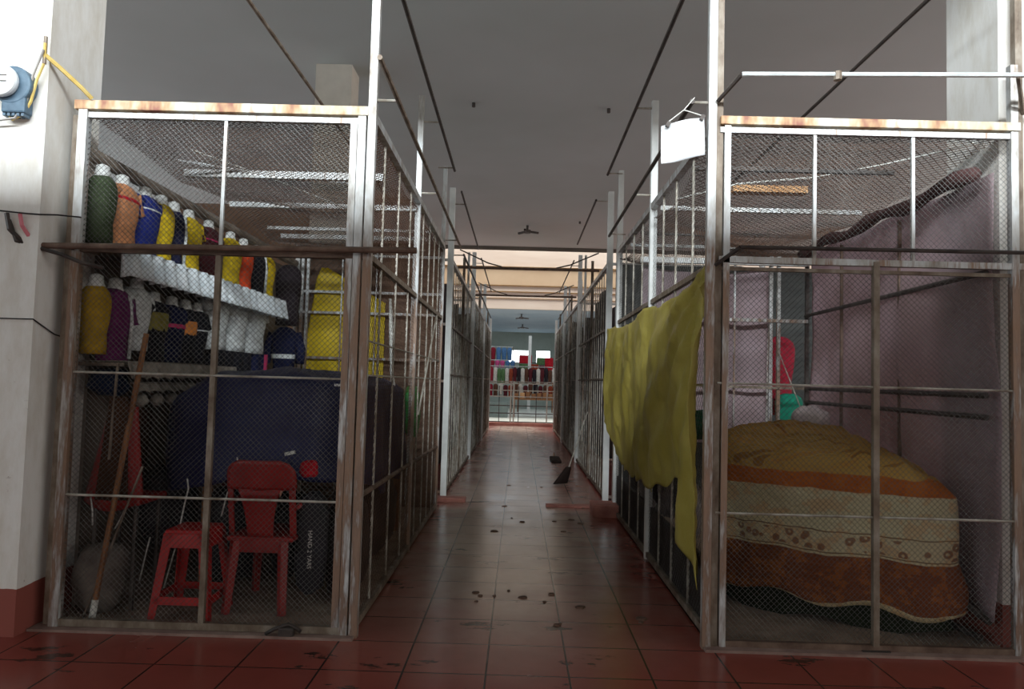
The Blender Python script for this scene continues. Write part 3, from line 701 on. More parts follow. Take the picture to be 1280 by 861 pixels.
# ------------------------------------------------------------------ drapes
def chaikin(P, it=3):
    for _ in range(it):
        Q = []
        for i in range(len(P)):
            a = P[i]; b = P[(i+1) % len(P)]; Q += [a*.8+b*.2, a*.2+b*.8]
        P = Q
    return P
def drape(poly, ztop, zbot, flare=.05, amp=.03, freq=9, mat=None, NR=150, NS=22, NTOP=14, seed=0, crumple=.02, edge=.06):
    P = chaikin([Vector(p) for p in poly]); 
    # resample
    L = [0]; n = len(P)
    for i in range(n): L.append(L[-1]+(P[(i+1) % n]-P[i]).length)
    T = L[-1]; R = []; k = 0
    for j in range(NR):
        s = T*j/NR
        while L[k+1] < s: k += 1
        tt = (s-L[k])/(L[k+1]-L[k]); R.append(P[k].lerp(P[(k+1) % n], tt))
    c = sum(R, Vector((0, 0)))/NR
    V = []; UV = []
    def nz(x, y, z, f_=3.): return noise.noise(Vector((x*f_+seed, y*f_, z*f_)))
    for a in range(1, NTOP+1):
        t = a/NTOP
        for j in range(NR):
            p = c+(R[j]-c)*t; z = ztop(p.x, p.y)
            z += crumple*nz(p.x, p.y, 0, 6) + crumple*.5*nz(p.x, p.y, 3, 15)
            if t > .8: z -= edge*((t-.8)/.2)**2
            V.append(Vector((p.x, p.y, z))); UV.append((T*j/NR, 0))
    zt = [V[(NTOP-1)*NR+j].z for j in range(NR)]
    for a in range(1, NTOP+1):
        for j in range(NR):
            i = (a-1)*NR+j; d = (R[j]-c).length*(1-a/NTOP); UV[i] = (T*j/NR*max(.05, a/NTOP), zt[j]+d)
    for b in range(1, NS+1):
        q = b/NS
        for j in range(NR):
            t_ = (R[(j+1) % NR]-R[j-1]).normalized(); nn = Vector((t_.y, -t_.x)); 
            if nn.dot(R[j]-c) < 0: nn = -nn
            s = T*j/NR; zb = zbot(R[j].x, R[j].y)
            z = zt[j]+(zb-zt[j])*q
            off = flare*q**.7+amp*q**.6*math.sin(s*freq+1.4*math.sin(s*2.3+seed))+crumple*nz(R[j].x, R[j].y, z, 4)
            hem = .025*math.sin(s*freq*1.1+1)*(q**3)
            V.append(Vector((R[j].x+nn.x*off, R[j].y+nn.y*off, z+hem))); UV.append((s, z))
    mb = MB(); mb.v = V; mb.uv = UV
    tot = NTOP+NS
    for a in range(tot-1):
        for j in range(NR):
            p = a*NR+j; q = a*NR+(j+1) % NR; mb.f.append((p, q, q+NR, p+NR))
    mb.f.append(tuple(range(NR))[::-1])
    return mb
# navy sheet over a heap of stock
def zt_n(x, y):
    t = min(1, max(0, (x+2.48)/.6)); z = 1.08+.34*math.sin(t*PI/2)
    z += .03*math.exp(-((x+1.55)/.2)**2) - .05*max(0, (y-5.6))
    return z-.03*max(0, x+1.35)
def zb_n(x, y):
    if y > 5.1: return .62
    t = (x+2.2)/1.25
    return .67+.14*math.exp(-((x+1.48)/.3)**2)
navy = drape([(-2.47, 4.58), (-1.0, 4.45), (-.97, 6.9), (-2.3, 7.0)], zt_n, zb_n, .03, .022, 7, seed=2, crumple=.03, edge=.07)
tag(navy.build('navy_sheet', m_navy, smooth=True, thick=.003), 'large navy blue sheet draped over a heap of stock behind the red chair', 'sheet')
# stock table under the sheet
t = thing('stock_table', (-1.6, 5.8, 0), 'dark table carrying the heap under the navy sheet', 'table')
MB().bb((-2.1, 4.8, .95), (-1.05, 6.8, 1.0)).build('table_top', m_wood, t)
for x in (-2.05, -1.1):
    for y in (4.85, 6.75): MB().bb((x-.025, y-.025, 0.012), (x+.025, y+.025, .95)).build('leg', m_wood, t)
# dark stock bags under the table
def lump(name, label, cat, c, d, mat, seed, group=None, n=16):
    mb = MB(); c = Vector(c); R = []
    for i in range(11):
        ph = PI*i/10; zz = -math.cos(ph); rr = max(.02, math.sin(ph)**.6); ring = []
        for j in range(n):
            th = 2*PI*j/n; p = Vector((math.cos(th)*rr, math.sin(th)*rr, zz))
            k = 1+.22*noise.noise(p*1.7+Vector((seed, 0, 0)))+.08*noise.noise(p*5+Vector((seed, 3, 0)))
            q = Vector((p.x*d[0]/2*k, p.y*d[1]/2*k, max(p.z*k, -1)*d[2]/2)); ring.append(c+q)
        R.append(ring)
    return tag(mb.rings(R).build(name, mat, smooth=True), label, cat, group)
m_dk = mottled('dark_brown_bag', (30, 24, 26), (48, 38, 38), 8, .75, 0, .4)
m_dk2 = mottled('black_bag', (20, 18, 24), (34, 30, 40), 8, .6, 0, .4)
lump('stock_bag', 'large black stock bag under the navy sheet behind the red stool', 'bag', (-1.93, 4.95, .33), (.44, .4, .62), m_dk2, 1)
lump('stock_bag', 'black stock bag standing behind the gap between stool and chair', 'bag', (-1.58, 5.15, .3), (.24, .4, .56), m_dk2, 5)
lump('stock_bag', 'dark brown stock bag right of the red chair near the corner post', 'bag', (-1.08, 4.75, .36), (.26, .5, .68), m_dk, 9)
lump('stock_bag', 'black stock bag at the back left of the cage behind the leaning stick', 'bag', (-2.36, 4.98, .5), (.34, .5, .56), m_dk2, 12)
lump('stock_bag', 'dark stock bag low against the aisle side under the navy sheet', 'bag', (-1.12, 5.8, .33), (.3, 1.0, .6), m_dk, 15)
lump('grey_sack', 'crumpled grey sack on the floor in the left front corner of the cage', 'sack', (-2.42, 4.3, .2), (.28, .36, .38), mottled('grey_sack_cloth', (92, 82, 76), (128, 118, 110), 8, .85, 0, .5), 21)
# long narrow bag with lettering
t = thing('long_bag', (-1.24, 4.42, .05), 'tall narrow black bag with white lettering beside the red chair', 'bag')
MB().rings([super_ring(Vector((-1.235, 4.46, z)), Vector((1, 0, 0)), Vector((0, 1, 0)), w, .06, 16) for z, w in ((.10, .03), (.14, .08), (.3, .1), (.6, .1), (.66, .08), (.7, .03))]).build('body', m_dk2, t, smooth=True)
fc = bpy.data.curves.new('lettering', 'FONT'); fc.body = 'HAND 2 YARS'; fc.size = .036; fc.extrude = .001; fc.align_x = 'CENTER'; fc.align_y = 'CENTER'
fo = bpy.data.objects.new('lettering', fc); COL.objects.link(fo)
bpy.context.view_layer.update()
me = bpy.data.meshes.new_from_object(fo); bpy.data.objects.remove(fo)
fo = bpy.data.objects.new('lettering', me); COL.objects.link(fo); me.materials.clear(); me.materials.append(mottled('white_print', (200, 196, 190), (214, 210, 204), 5, .6))
fo.parent = t; fo.matrix_parent_inverse = Matrix.Identity(4)
fo.matrix_basis = Matrix.Translation(Vector((-1.225, 4.385, .37))-ORG[t.name]) @ Matrix.Rotation(PI/2, 4, 'Y') @ Matrix.Rotation(PI/2, 4, 'X').inverted() @ Matrix.Identity(4)
# orientation: text x -> -Z (reads downward), text normal -> -Y (towards the aisle front)
R3 = Matrix(((0, 1, 0), (0, 0, -1), (-1, 0, 0))).to_4x4()
fo.matrix_basis = Matrix.Translation(Vector((-1.225, 4.385, .37))-ORG[t.name]) @ R3
# dark bag behind
lump('stock_bag', 'low black bag between the red chair legs and the lettered bag', 'bag', (-1.34, 4.95, .2), (.2, .3, .36), m_dk, 31)
# pink cloth flower and white peg at chair top
lump('cloth_scrap', 'small crimson cloth scrap beside the top of the red chair', 'cloth', (-1.25, 4.38, .85), (.12, .08, .1), fb('crimson', (190, 30, 44)), 3)
tag(MB().path([(-1.05, 4.42, .66), (-1.05, 4.42, .70), (-1.05, 4.42, .76)], [.012, .015, .008], 8).build('peg', m_rope, smooth=True), 'small white peg hanging below the navy sheet near the corner post', 'peg')
tag(MB().bar((-1.42, 4.46, .925), (-1.36, 4.46, .94), .02).build('peg', m_rope), 'small white clip lying at the top edge of the red chair', 'clip')
tag(MB().bb((-1.13, 4.44, 1.35), (-1.03, 4.455, 1.365)).build('paper_tag', m_white), 'small white tag lying on the front of the navy sheet', 'tag')

# red and brown draped seat at left
m_bc = fab('brown_cloth', (70, 46, 32))
t = thing('draped_chair', (-2.36, 4.25, .62), 'red plastic chair back with brown cloth over it, left of the leaning stick', 'chair')
def fr(p, q):
    wl = -2.54+.16*q; wr = -2.19-.03*q
    return (wl+(wr-wl)*p, 4.24-.06*q+.05*(2*p-1)**2, .64+.56*q-.05*(1-q)*math.cos((p-.5)*PI))
MB().grid(16, 10, fr).build('back', m_red2, t, smooth=True, thick=.012)
def fr2(p, q):
    wl = -2.43+.09*q; wr = -2.24+.0*q
    return (wl+(wr-wl)*p, 4.20-.06*q+.012*math.sin(p*9), .66+.6*q)
MB().grid(16, 10, fr2).build('draped_cloth', m_bc, t, smooth=True, thick=.006)
MB().bb((-2.5, 4.26, .62), (-2.2, 4.6, .66)).build('seat', m_red2, t, bevel=.01)
for x in (-2.47, -2.23):
    for y in (4.29, 4.56): MB().path([(x, y, .012), (x, y, .62)], .012, 8).build('leg', m_dark, t)  # legs coloured dark to paint in the shade below the seat
lump('cushion', 'dark blue cushion in the upper left corner of the left cage by the post', 'cushion', (-2.44, 4.3, 1.34), (.22, .2, .17), fb('dark_blue', (22, 34, 62)), 41)
garment('hanging_coat', 'dark brown coat hung against the wall behind the red seat', 'coat', (-2.5, 4.75, .72), 0, .34, .54, m_bc, .0, None, .05)

# leaning sticks
def stick(label, a, b, rad, mat, tip=None, tiplen=.15, cat='stick', name='leaning_stick'):
    a = Vector(a); b = Vector(b)
    t = thing(name, a, label, cat)
    q = a.lerp(b, tiplen/(b-a).length) if tip else a
    MB().tube(q, b, rad, 8).build('shaft', mat, t)
    if tip: MB().tube(a, q, rad*1.15, 8).build('tip', tip, t)
stick('long brown wooden stick with white taped end leaning inside the left cage', (-2.34, 4.08, .0), (-2.19, 4.22, 1.63), .016, m_wood, m_rope, .13)
stick('thin dark metal rod crossing behind the taped wooden stick', (-2.4, 4.1, .015), (-2.16, 4.2, .86), .007, m_galvd)
stick('thin upright grey rod behind the left end of the cage', (-2.33, 4.15, .9), (-2.31, 4.15, 1.45), .008, m_galvd, cat='rod')
m_shine = mottled('pale_hanger_wire', (190, 190, 186), (220, 220, 216), 10, .4)
def wire(label, pts, rad=.005): tag(MB().path(pts, rad, 6).build('umbrella_handle', m_shine, smooth=True), label, 'handle')
wire('long pale curved wire beside the left leg of the red stool', [(-2.12, 4.45, .1), (-2.06, 4.45, .35), (-2.02, 4.45, .6), (-2.0, 4.45, .7), (-2.01, 4.45, .76)])
wire('pale curved wire above the red stool', [(-1.79, 4.45, .54), (-1.76, 4.45, .68), (-1.71, 4.45, .76), (-1.7, 4.45, .84), (-1.71, 4.45, .9)])
wire('short pale wire left of the stool, near the floor', [(-2.27, 4.45, .14), (-2.24, 4.45, .3), (-2.22, 4.45, .4)])
wire('short pale wire high in the dark at the left edge', [(-2.42, 4.18, .52), (-2.425, 4.18, .6), (-2.44, 4.18, .68)])
wire('slanted pale wire left of the taped stick', [(-2.3, 4.2, .5), (-2.26, 4.2, .58), (-2.22, 4.2, .68)])
# wooden brush and slats between stool and chair
t = thing('wooden_brush', (-1.62, 4.5, .5), 'brown wooden brush hanging between the stool and the chair', 'brush')
MB().tube((-1.6, 4.5, .72), (-1.61, 4.5, .84), .006, 6).build('handle', m_galvd, t)
MB().bb((-1.66, 4.49, .5), (-1.58, 4.52, .72)).build('block', m_wood, t, bevel=.008)
MB().bb((-1.72, 4.49, .72), (-1.58, 4.51, .735)).build('cross_piece', m_wood2, t)
for i, (a, b) in enumerate((((-1.70, 4.5, .75), (-1.66, 4.5, 1.0)), ((-1.64, 4.52, .78), (-1.56, 4.52, 1.02)))):
    tag(MB().bar(a, b, .022).build('wooden_offcut', m_wood2), ('upright' if i == 0 else 'slanted')+' short wooden slat left of the red chair back', 'slat')
garment('hanging_shirt', 'small dark red shirt hung behind the slats left of the chair', 'top', (-1.78, 4.62, .7), -PI/2, .2, .24, fb('maroon', (78, 34, 40)), 0, None, .04)

# ---- red stool
def prism(mb, pts, o_, U, V, N, th):
    """extruded polygon; pts in (u,v)"""
    i = len(mb.v); n = len(pts)
    for k in (0, 1):
        for a, b in pts: mb.v.append(Vector(o_)+U*a+V*b+N*(th*k))
    mb.f.append(tuple(i+j for j in range(n))[::-1]); mb.f.append(tuple(i+n+j for j in range(n)))
    for j in range(n): mb.f.append((i+j, i+(j+1) % n, i+n+(j+1) % n, i+n+j))
    return mb
t = thing('plastic_stool', (-1.87, 4.27, .012), 'red plastic stool standing by the front mesh of the left cage', 'stool')
SW, SH, TW = .175, .50, .125
base = Vector((-1.87, 4.28, .012)); Z = Vector((0, 0, 1))
MB().bb((base.x-TW, base.y-TW, base.z+SH-.03), (base.x+TW, base.y+TW, base.z+SH)).build('seat', m_red, t, bevel=.014)
for sx in (-1, 1):
    for sy in (-1, 1):
        def cp(h, inset=0): 
            k = SW+(TW-SW)*h/SH-inset; return base+Vector((sx*k, sy*k, h))
        mb = MB()
        for dx, dy in ((1, 0), (0, 1)):
            w0, w1 = .042, .058
            a = cp(0); b = cp(SH-.02); du = Vector((-sx*dx, -sy*dy, 0)); dn = Vector((-sx*dy, -sy*dx, 0))*.007
            i = len(mb.v)
            q = [a, a+du*w0, b+du*w1, b]
            mb.v += q+[p+dn for p in q]
            mb.f += [(i, i+1, i+2, i+3), (i+7, i+6, i+5, i+4), (i, i+4, i+5, i+1), (i+1, i+5, i+6, i+2), (i+2, i+6, i+7, i+3), (i+3, i+7, i+4, i)]
        mb.build('leg', m_red, t, bevel=.003)
for k in range(4):
    Rz = Matrix.Rotation(k*PI/2, 3, 'Z')
    def g(a, h):
        kk = SW+(TW-SW)*h/SH; return base+Rz @ Vector((a*kk, -kk, h))
    for h0, h1, nm in ((.09, .135, 'crossbar'), (SH-.1, SH-.02, 'apron')):
        mb = MB(); q = [g(-.93, h0), g(.93, h0), g(.93, h1), g(-.93, h1)]; dn = Rz @ Vector((0, .008, 0))
        mb.v = q+[p+dn for p in q]; mb.f = [(0, 1, 2, 3), (7, 6, 5, 4), (0, 4, 5, 1), (1, 5, 6, 2), (2, 6, 7, 3), (3, 7, 4, 0)]
        mb.build(nm, m_red, t, bevel=.003)
# ---- red chair seen from behind
t = thing('plastic_chair', (-1.46, 4.5, .012), 'red plastic chair seen from behind, backrest turned to the front mesh', 'chair')
cx, cy = -1.505, 4.3
def bk(h): return cy+.03-.09*(h-.45)/.48*1.0   # back leans to the camera with height
def curvegrid(outline, z0, z1, nm, bow=.05, th=.012, nu=14, nv=8):
    def fn(p, q):
        z = z0+(z1-z0)*q; w0, w1 = outline(q); x = w0+(w1-w0)*p
        return (cx+x, bk(z)+bow*(x/.2)**2, z)
    return MB().grid(nu, nv, fn).build(nm, m_red2, t, smooth=True, thick=th)
def top_out(q):
    w = .205-.0*q
    if q > .45: w = .205*math.sqrt(max(.0, 1-((q-.45)/.6)**2))**.55
    return (-w, w)
curvegrid(top_out, .73, .905, 'backrest', .05, .014)
curvegrid(lambda q: (-(.075+.05*q**2), .075+.05*q**2), .44, .735, 'back_splat', .02)
for s in (-1, 1):
    curvegrid(lambda q, s=s: tuple(sorted((s*(.165+.0*q), s*.2))), .44, .735, 'back_stile', .05)
# openings framed by seat
MB().bb((cx-.2, cy+.02, .42), (cx+.2, cy+.44, .45)).build('seat', m_red2, t, bevel=.012)
MB().bb((cx-.17, cy+.01, .36), (cx+.17, cy+.03, .44)).build('apron', m_red2, t, bevel=.004)
for s in (-1, 1):
    for yy, y2 in ((cy+.02, cy-.03), (cy+.42, cy+.46)):
        a = Vector((cx+s*.165, y2, .012)); b = Vector((cx+s*.14, yy, .43))
        MB().path([a, b], [.027, .034], 4, sq=False).build('leg', m_red2, t, bevel=.004)
    MB().path([(cx+s*.2, cy+.06, .62), (cx+s*.215, cy+.2, .64), (cx+s*.215, cy+.38, .62), (cx+s*.19, cy+.43, .43)], .016, 8).build('armrest', m_red2, t, smooth=True)
# green bag near far end of left cage
lump('green_bag', 'bright green plastic bag hanging inside the left cage near its far end', 'bag', (-1.02, 7.0, 1.1), (.16, .6, .5), mottled('green_plastic', (24, 120, 56), (40, 150, 76), 6, .5, 0, .4), 51)
tag(MB().path([(-1.05, 5.8, 2.05), (-1.04, 5.85, 1.75), (-1.04, 5.9, 1.5), (-1.03, 5.95, 1.35)], [.012, .02, .012, .02], 6).build('hanging_chain', m_rope), 'pale knotted string hanging inside the aisle side of the left cage', 'string')
# padlock and rag at bottom rail
t = thing('padlock', (-1.22, 3.96, .0), 'dark rusted padlock and chain lump on the bottom rail of the left cage', 'padlock')
MB().bb((-1.25, 3.93, .005), (-1.17, 3.97, .06)).build('body', m_dark, t, bevel=.01)
MB().path([(-1.32, 3.95, .02), (-1.27, 3.94, .05), (-1.2, 3.95, .075), (-1.16, 3.96, .05), (-1.14, 3.97, .03)], .011, 6).build('shackle', m_dark, t, smooth=True)

# ------------------------------------------------------------------ right stall contents
def sheet(name, mat, label, cat, fn, nu, nv, thick=.004, **k): return tag(MB().grid(nu, nv, fn).build(name, mat, smooth=True, thick=thick), label, cat)
def fm(p, q):
    y = 4.06+2.56*p; z = .16+2.5*q
    d = .05*noise.noise(Vector((y*1.1, z*.8, 2)))+.025*math.sin(y*6+.8*math.sin(z*1.5))*(1-.4*q)+.012*noise.noise(Vector((y*4, z*4, 7)))
    return (2.655+d, y, z)
sheet('mauve_sheet', m_mauve, 'mauve plastic sheet covering the right side of the right cage', 'sheet', fm, 60, 40)
def froll(p, q): return None
tag(MB().path([(2.57, 4.1+2.5*i/16, 2.66+.02*math.sin(i*1.1)-.0*i) for i in range(17)], [.042+.01*math.sin(i*1.7) for i in range(17)], 12).build('rolled_cloth', m_maroon, smooth=True), 'maroon cloth rolled along the top of the mauve sheet', 'cloth')
def fbk(p, q):
    x = 1.12+1.17*p; z = .9+1.62*q
    return (x, 6.72+.04*noise.noise(Vector((x*2, z*1.5, 4)))+.02*math.sin(x*11+z*2), z-.05*math.sin(p*PI)*q)
sheet('mauve_sheet', m_mauve, 'mauve sheet hung on the back frame left of the red and green clothes', 'sheet', fbk, 40, 24)
garment('hanging_dress', 'dark red dress hanging in the gap at the back of the right cage', 'dress', (2.54, 7.1, 1.3), -PI/2, .30, .62, fb('wine', (150, 26, 48)), .0, None, .07)
garment('hanging_dress', 'slimmer crimson dress behind the dark red one', 'dress', (2.66, 7.35, 1.15), -PI/2, .2, .7, fb('crimson', (190, 30, 44)), .0, None, .06)
garment('hanging_skirt', 'teal green skirt hanging under the red dresses', 'skirt', (2.6, 7.0, .95), -PI/2, .26, .42, fb('teal', (16, 120, 96)), .0, None, .07)
tag(MB().path([(2.36, 6.9, 1.95), (2.33, 6.9, 1.6), (2.36, 6.9, 1.3), (2.33, 6.9, 1.0)], [.02, .03, .035, .05], 8).build('hanging_net', m_rope, smooth=True), 'pale net bundle hanging left of the teal skirt', 'net')
lump('green_cloth', 'dark green cloth heap at the left end behind the printed cover', 'cloth', (1.35, 5.6, 1.12), (.35, .3, .22), fb('bottle_green', (20, 96, 70)), 61)

poly = [(2.56, 5.5), (1.5, 5.6), (1.34, 4.8), (2.56, 4.13), (2.6, 4.75)]
def zt_p(x, y):
    return 1.02+.12*min(1, max(0, (y-4.5)/.6))-.12*max(0, x-2.3)/.3+.03*math.sin(x*7)*.6
cover = drape(poly, zt_p, lambda x, y: .14+.015*math.sin(x*5), .06, .016, 11, seed=5, crumple=.04, edge=.1, NR=240, NTOP=26, NS=30)
tag(cover.build('printed_cover', m_pattern, smooth=True, thick=.004), 'orange and cream flower-printed cover draped over the pile in the right cage', 'cover')
under = drape([(1.37, 4.82), (2.53, 4.17), (2.57, 4.75), (2.53, 5.42), (1.54, 5.52)], lambda x, y: .26, lambda x, y: .02, .045, .008, 9, seed=8, crumple=.008)
tag(under.build('green_underlay', fab('dark_green_grey', (38, 44, 32)), smooth=True, thick=.004), 'dark green-grey cloth showing below the hem of the printed cover', 'cover')
lump('paper_bag', 'pale crumpled paper behind the printed cover by the side rail', 'paper', (2.45, 6.1, 1.16), (.25, .5, .24), mottled('pale_paper', (176, 160, 160), (206, 192, 192), 7, .8, 0, .5), 71)
tag(MB().path([(2.5, 4.7, .35), (2.6, 4.35, .22), (2.64, 4.1, .15)], .02, 8).build('floor_pipe', m_dark), 'dark pipe lying low at the foot of the mauve sheet', 'pipe')
tag(MB().tube((2.48, 5.0, .06), (2.62, 4.15, .05), .02, 8).build('floor_pipe', m_dark), 'dark pipe on the floor right of the printed cover', 'pipe')

# ---- yellow sheet on the aisle side of the right cage
def yz(y):
    pts = [(4.08, 2.13), (4.5, 2.02), (5.3, 1.99), (6.0, 2.05), (6.4, 1.98), (7.3, 2.0), (8.3, 2.06)]
    for (a, za), (b, zb_) in zip(pts, pts[1:]):
        if y <= b: return za+(zb_-za)*max(0, (y-a))/(b-a)
    return pts[-1][1]
def yb(y):
    pts = [(4.08, .28), (4.3, .36), (4.56, .42), (4.62, .72), (4.72, .84), (4.95, .76), (5.6, .60), (6.1, .62), (6.6, .60), (7.4, .64), (8.0, .80), (8.3, .98)]
    for (a, za), (b, zb_) in zip(pts, pts[1:]):
        if y <= b: return za+(zb_-za)*max(0, (y-a))/(b-a)
    return pts[-1][1]
def fyl(p, q):
    y = 4.08+4.22*p; a = yb(y)+.02*math.sin(y*17); b = yz(y)+.012*math.sin(y*9); z = a+(b-a)*q
    # diagonal folds falling from the near top corner, hanging pleats elsewhere
    dy = y-4.08; dz = 2.13-z; ang = math.atan2(dz, dy+.05)
    d = .03*math.sin(ang*26)*math.exp(-dy*.5) + .026*math.sin(y*8.5+.5*math.sin(z*3)) + .05*noise.noise(Vector((y*1.4, z*1.3, 9))) + .02*noise.noise(Vector((y*5, z*3, 2)))
    d = d*.75 + .012*noise.noise(Vector((y*9, z*7, 5))) + .006*noise.noise(Vector((y*22, z*18, 1))) + .04*math.sin(PI*q)
    return (1.06-max(.0, d+.02), y-.0, z)
tag(MB().grid(150, 60, fyl).build('yellow_sheet', m_yellow, smooth=True, thick=.003), 'large translucent yellow plastic sheet hung along the aisle side of the right cage', 'sheet')
for k, (y, lab) in enumerate(((4.4, 'nearest'), (5.9, 'middle'), (7.3, 'farthest'))):
    pass
m_bagw = mottled('crumpled_grey_plastic', (112, 104, 104), (156, 148, 148), 7, .45, 0, .6)
for y, z, d, lab, m in ((5.0, .58, .42, 'crumpled grey plastic bag behind the mesh below the near end of the yellow sheet', m_bagw), (5.75, .56, .45, 'crumpled grey plastic bag behind the mesh below the middle of the yellow sheet', m_bagw),
                    (6.6, .5, .4, 'crumpled grey plastic bag behind the mesh below the far end of the yellow sheet', m_bagw), (7.4, .55, .4, 'dark bag at the far end below the yellow sheet', m_dk2)):
    lump('plastic_bag', lab, 'bag', (1.2, y, z), (.15, d, .36), m, y*3)
for y, lab in ((5.35, 'black stock bag between the grey plastic bags, nearer one'), (6.2, 'black stock bag between the grey plastic bags, farther one')):
    lump('stock_bag', lab, 'bag', (1.22, y, .62), (.14, .3, .4), m_dk2, y)

# ------------------------------------------------------------------ aisle bits
t = thing('broom', (.66, 10.2, 0), 'broom with pale handle leaning against the right cages in the aisle', 'broom')
MB().tube((.74, 10.3, .22), (1.03, 10.75, 1.0), .011, 8).build('handle', m_rod, t)
MB().rings([super_ring(Vector((.74-.12*(1-k), 10.3-.12*(1-k), .02+.22*k)), Vector((.8, .6, 0)), Vector((-.6, .8, 0)), .13-.09*k, .035, 12) for k in (0, .3, .6, .85, 1)]).build('bristles', fab('bristle_dark', (44, 32, 28)), t, smooth=True)
t = thing('bamboo_broom_head', (.75, 13.3, 0), 'worn flat broom head lying in the aisle far behind the leaning broom', 'broom')
MB().bb((.62, 12.9, 0.0), (.8, 13.7, .05)).build('bristles', fab('bristle_dark', (44, 32, 28)), t, bevel=.015)
MB().tube((.7, 13.7, .03), (.74, 14.4, .04), .012, 6).build('handle', m_wood, t)
m_step = mottled('pink_cement_step', (146, 92, 82), (178, 122, 110), 5, .85, 0, .2)
tag(MB().bb((-.99, 8.45, 0), (-.58, 8.62, .05)).build('doorstep', m_step, bevel=.008), 'low pink cement doorstep at the foot of the left white post', 'step')
tag(MB().bb((.82, 7.75, 0), (1.2, 8.1, .13)).build('doorstep', m_step, bevel=.01), 'pink cement block at the foot of the right white post', 'step')
tag(MB().bb((.35, 8.3, 0), (1.12, 8.45, .025)).build('doorstep', m_step, bevel=.006), 'thin broken cement strip reaching into the aisle on the right', 'step')
tag(MB().bb((-2.6, 3.93, 0), (-.85, 4.03, .014)).build('kerb', m_kerb), 'pale cement kerb line under the front of the left cage', 'kerb')
tag(MB().bb((1.03, 3.93, 0), (2.75, 4.03, .014)).build('kerb', m_kerb), 'cement kerb line under the front of the right cage', 'kerb')
rn = random.Random(4)
m_deb = mottled('chipped_cement', (84, 62, 52), (120, 92, 78), 12, .9)
for i in range(26):
    x = rn.uniform(-.3, .85); y = rn.choice((4.9, 4.75, 6.9, 7.5, 8.2, 10.0, 4.35))+rn.uniform(-.12, .12); a = rn.uniform(0, 6)
    n = rn.randint(5, 7); R = rn.uniform(.012, .045)
    pts = [(x+R*rn.uniform(.6, 1.2)*math.cos(a+2*PI*k/n), y+R*rn.uniform(.6, 1.2)*math.sin(a+2*PI*k/n)) for k in range(n)]
    mb = MB(); mb.rings([[(p[0], p[1], 0) for p in pts], [(x+(p[0]-x)*.8, y+(p[1]-y)*.8, .008) for p in pts]])
    tag(mb.build('cement_chip', m_deb), 'small chip of broken cement lying on the aisle tiles', 'debris', 'cement chips on the aisle floor')

# ------------------------------------------------------------------ far gate
t = thing('aisle_gate', (.15, 23.9, 0), 'low pale metal rail gate closing the far end of the aisle', 'gate')
gx0, gx1 = -.98, 1.3
m_gate = mottled('gate_grey_paint', (150, 146, 136), (186, 182, 172), 5, .5, .2)
for x in (gx0, -.24, -.14, .95, gx1): part(MB().bar((x, 23.9, 0), (x, 23.9, 1.45), .04), 'post', m_gate, t)
for x in (-.62, .02, .6): part(MB().bar((x, 23.9, .1), (x, 23.9, 1.3), .025), 'bar', m_dark, t)
for z, m in ((.12, m_dark), (.4, m_dark), (.65, m_dark), (.95, m_gate), (1.15, m_gate), (1.38, m_gate)):
    part(MB().bar((gx0, 23.9, z), (gx1, 23.9, z), .03), 'rail', m, t)
tag(MB().bb((-1.3, 23.6, 0), (1.6, 24.5, .1)).build('doorstep', m_step), 'brown cement sill under the far gate', 'step')
# far stalls: racks and garments
def rack(label, y, z, x0, x1):
    t = thing('clothes_rack', ((x0+x1)/2, y, 0), label, 'rack')
    part(MB().tube((x0, y, z), (x1, y, z), .02, 6), 'pole', m_galv, t)
    for x in (x0, x1): part(MB().tube((x, y, 0), (x, y, z), .02, 6), 'upright', m_galvd, t)
rack('far clothes rack holding the dark jackets beyond the gate', 33.0, 2.15, -1.5, 1.9)
rack('tall far clothes rack holding the blue shirts at the left', 34.5, 3.1, -1.6, -.3)
rack('short far clothes rack holding the lower tier of small garments at the left', 34.2, 2.46, -1.62, -.2)
rack('low far clothes rack nearest behind the gate', 31.0, 1.45, -1.5, 1.9)
def farg(nm, lab, x, y, z, w, h, c, cn): garment('hanging_garment', lab, 'garment', (x, y, z), -PI/2, w, h, fb(cn, c), 0, None, .1, nm)
cols = [('far_crimson', (140, 34, 50)), ('far_maroon', (92, 34, 40)), ('far_white', (214, 206, 196)), ('far_green', (88, 118, 76)), ('far_brown', (96, 62, 48)), ('charcoal', (44, 36, 42)), ('far_pink', (206, 84, 140)), ('far_blue', (84, 124, 170)), ('far_rust', (150, 66, 44))]
rn = random.Random(12)
seq = [0, 0, 2, 3, 3, 2, 8, 1, 5, 2, 4, 1, 5, 2, 1, 5, 4, 2, 5]
for i, k in enumerate(seq):
    x = -1.42+3.2*i/(len(seq)-1)
    farg('garments on the far middle rack', 'small %s garment on the far middle rack' % cols[k][0].replace('far_', '').replace('_', ' '), x, 33, 1.4+rn.uniform(-.05, .05), .2, .68, cols[k][1], cols[k][0])
for i, k in enumerate([0, 0, 4, 2, 1, 8, 4, 2, 1, 4, 5, 1, 4, 8, 5, 1]):
    x = -1.4+3.2*i/15
    farg('garments on the far low rack', 'small %s garment on the far low rack' % cols[k][0].replace('far_', '').replace('_', ' '), x, 31, .85+rn.uniform(-.05, .05), .2, .5, cols[k][1], cols[k][0])
for i, k in enumerate([0, 0, 7, 7, 7]):
    farg('garments on the tall far rack', 'small %s garment on the tall far rack' % cols[k][0].replace('far_', '').replace('_', ' '), -1.5+.26*i, 34.5, 2.45, .24, .62, cols[k][1], cols[k][0])
for i, k in enumerate([6, 0, 6, 6, 7, 7]):
    farg('garments on the tall far rack', 'small %s garment on the tall far rack, lower tier' % cols[k][0].replace('far_', '').replace('_', ' '), -1.5+.24*i, 34.2, 2.12, .22, .32, cols[k][1], cols[k][0])
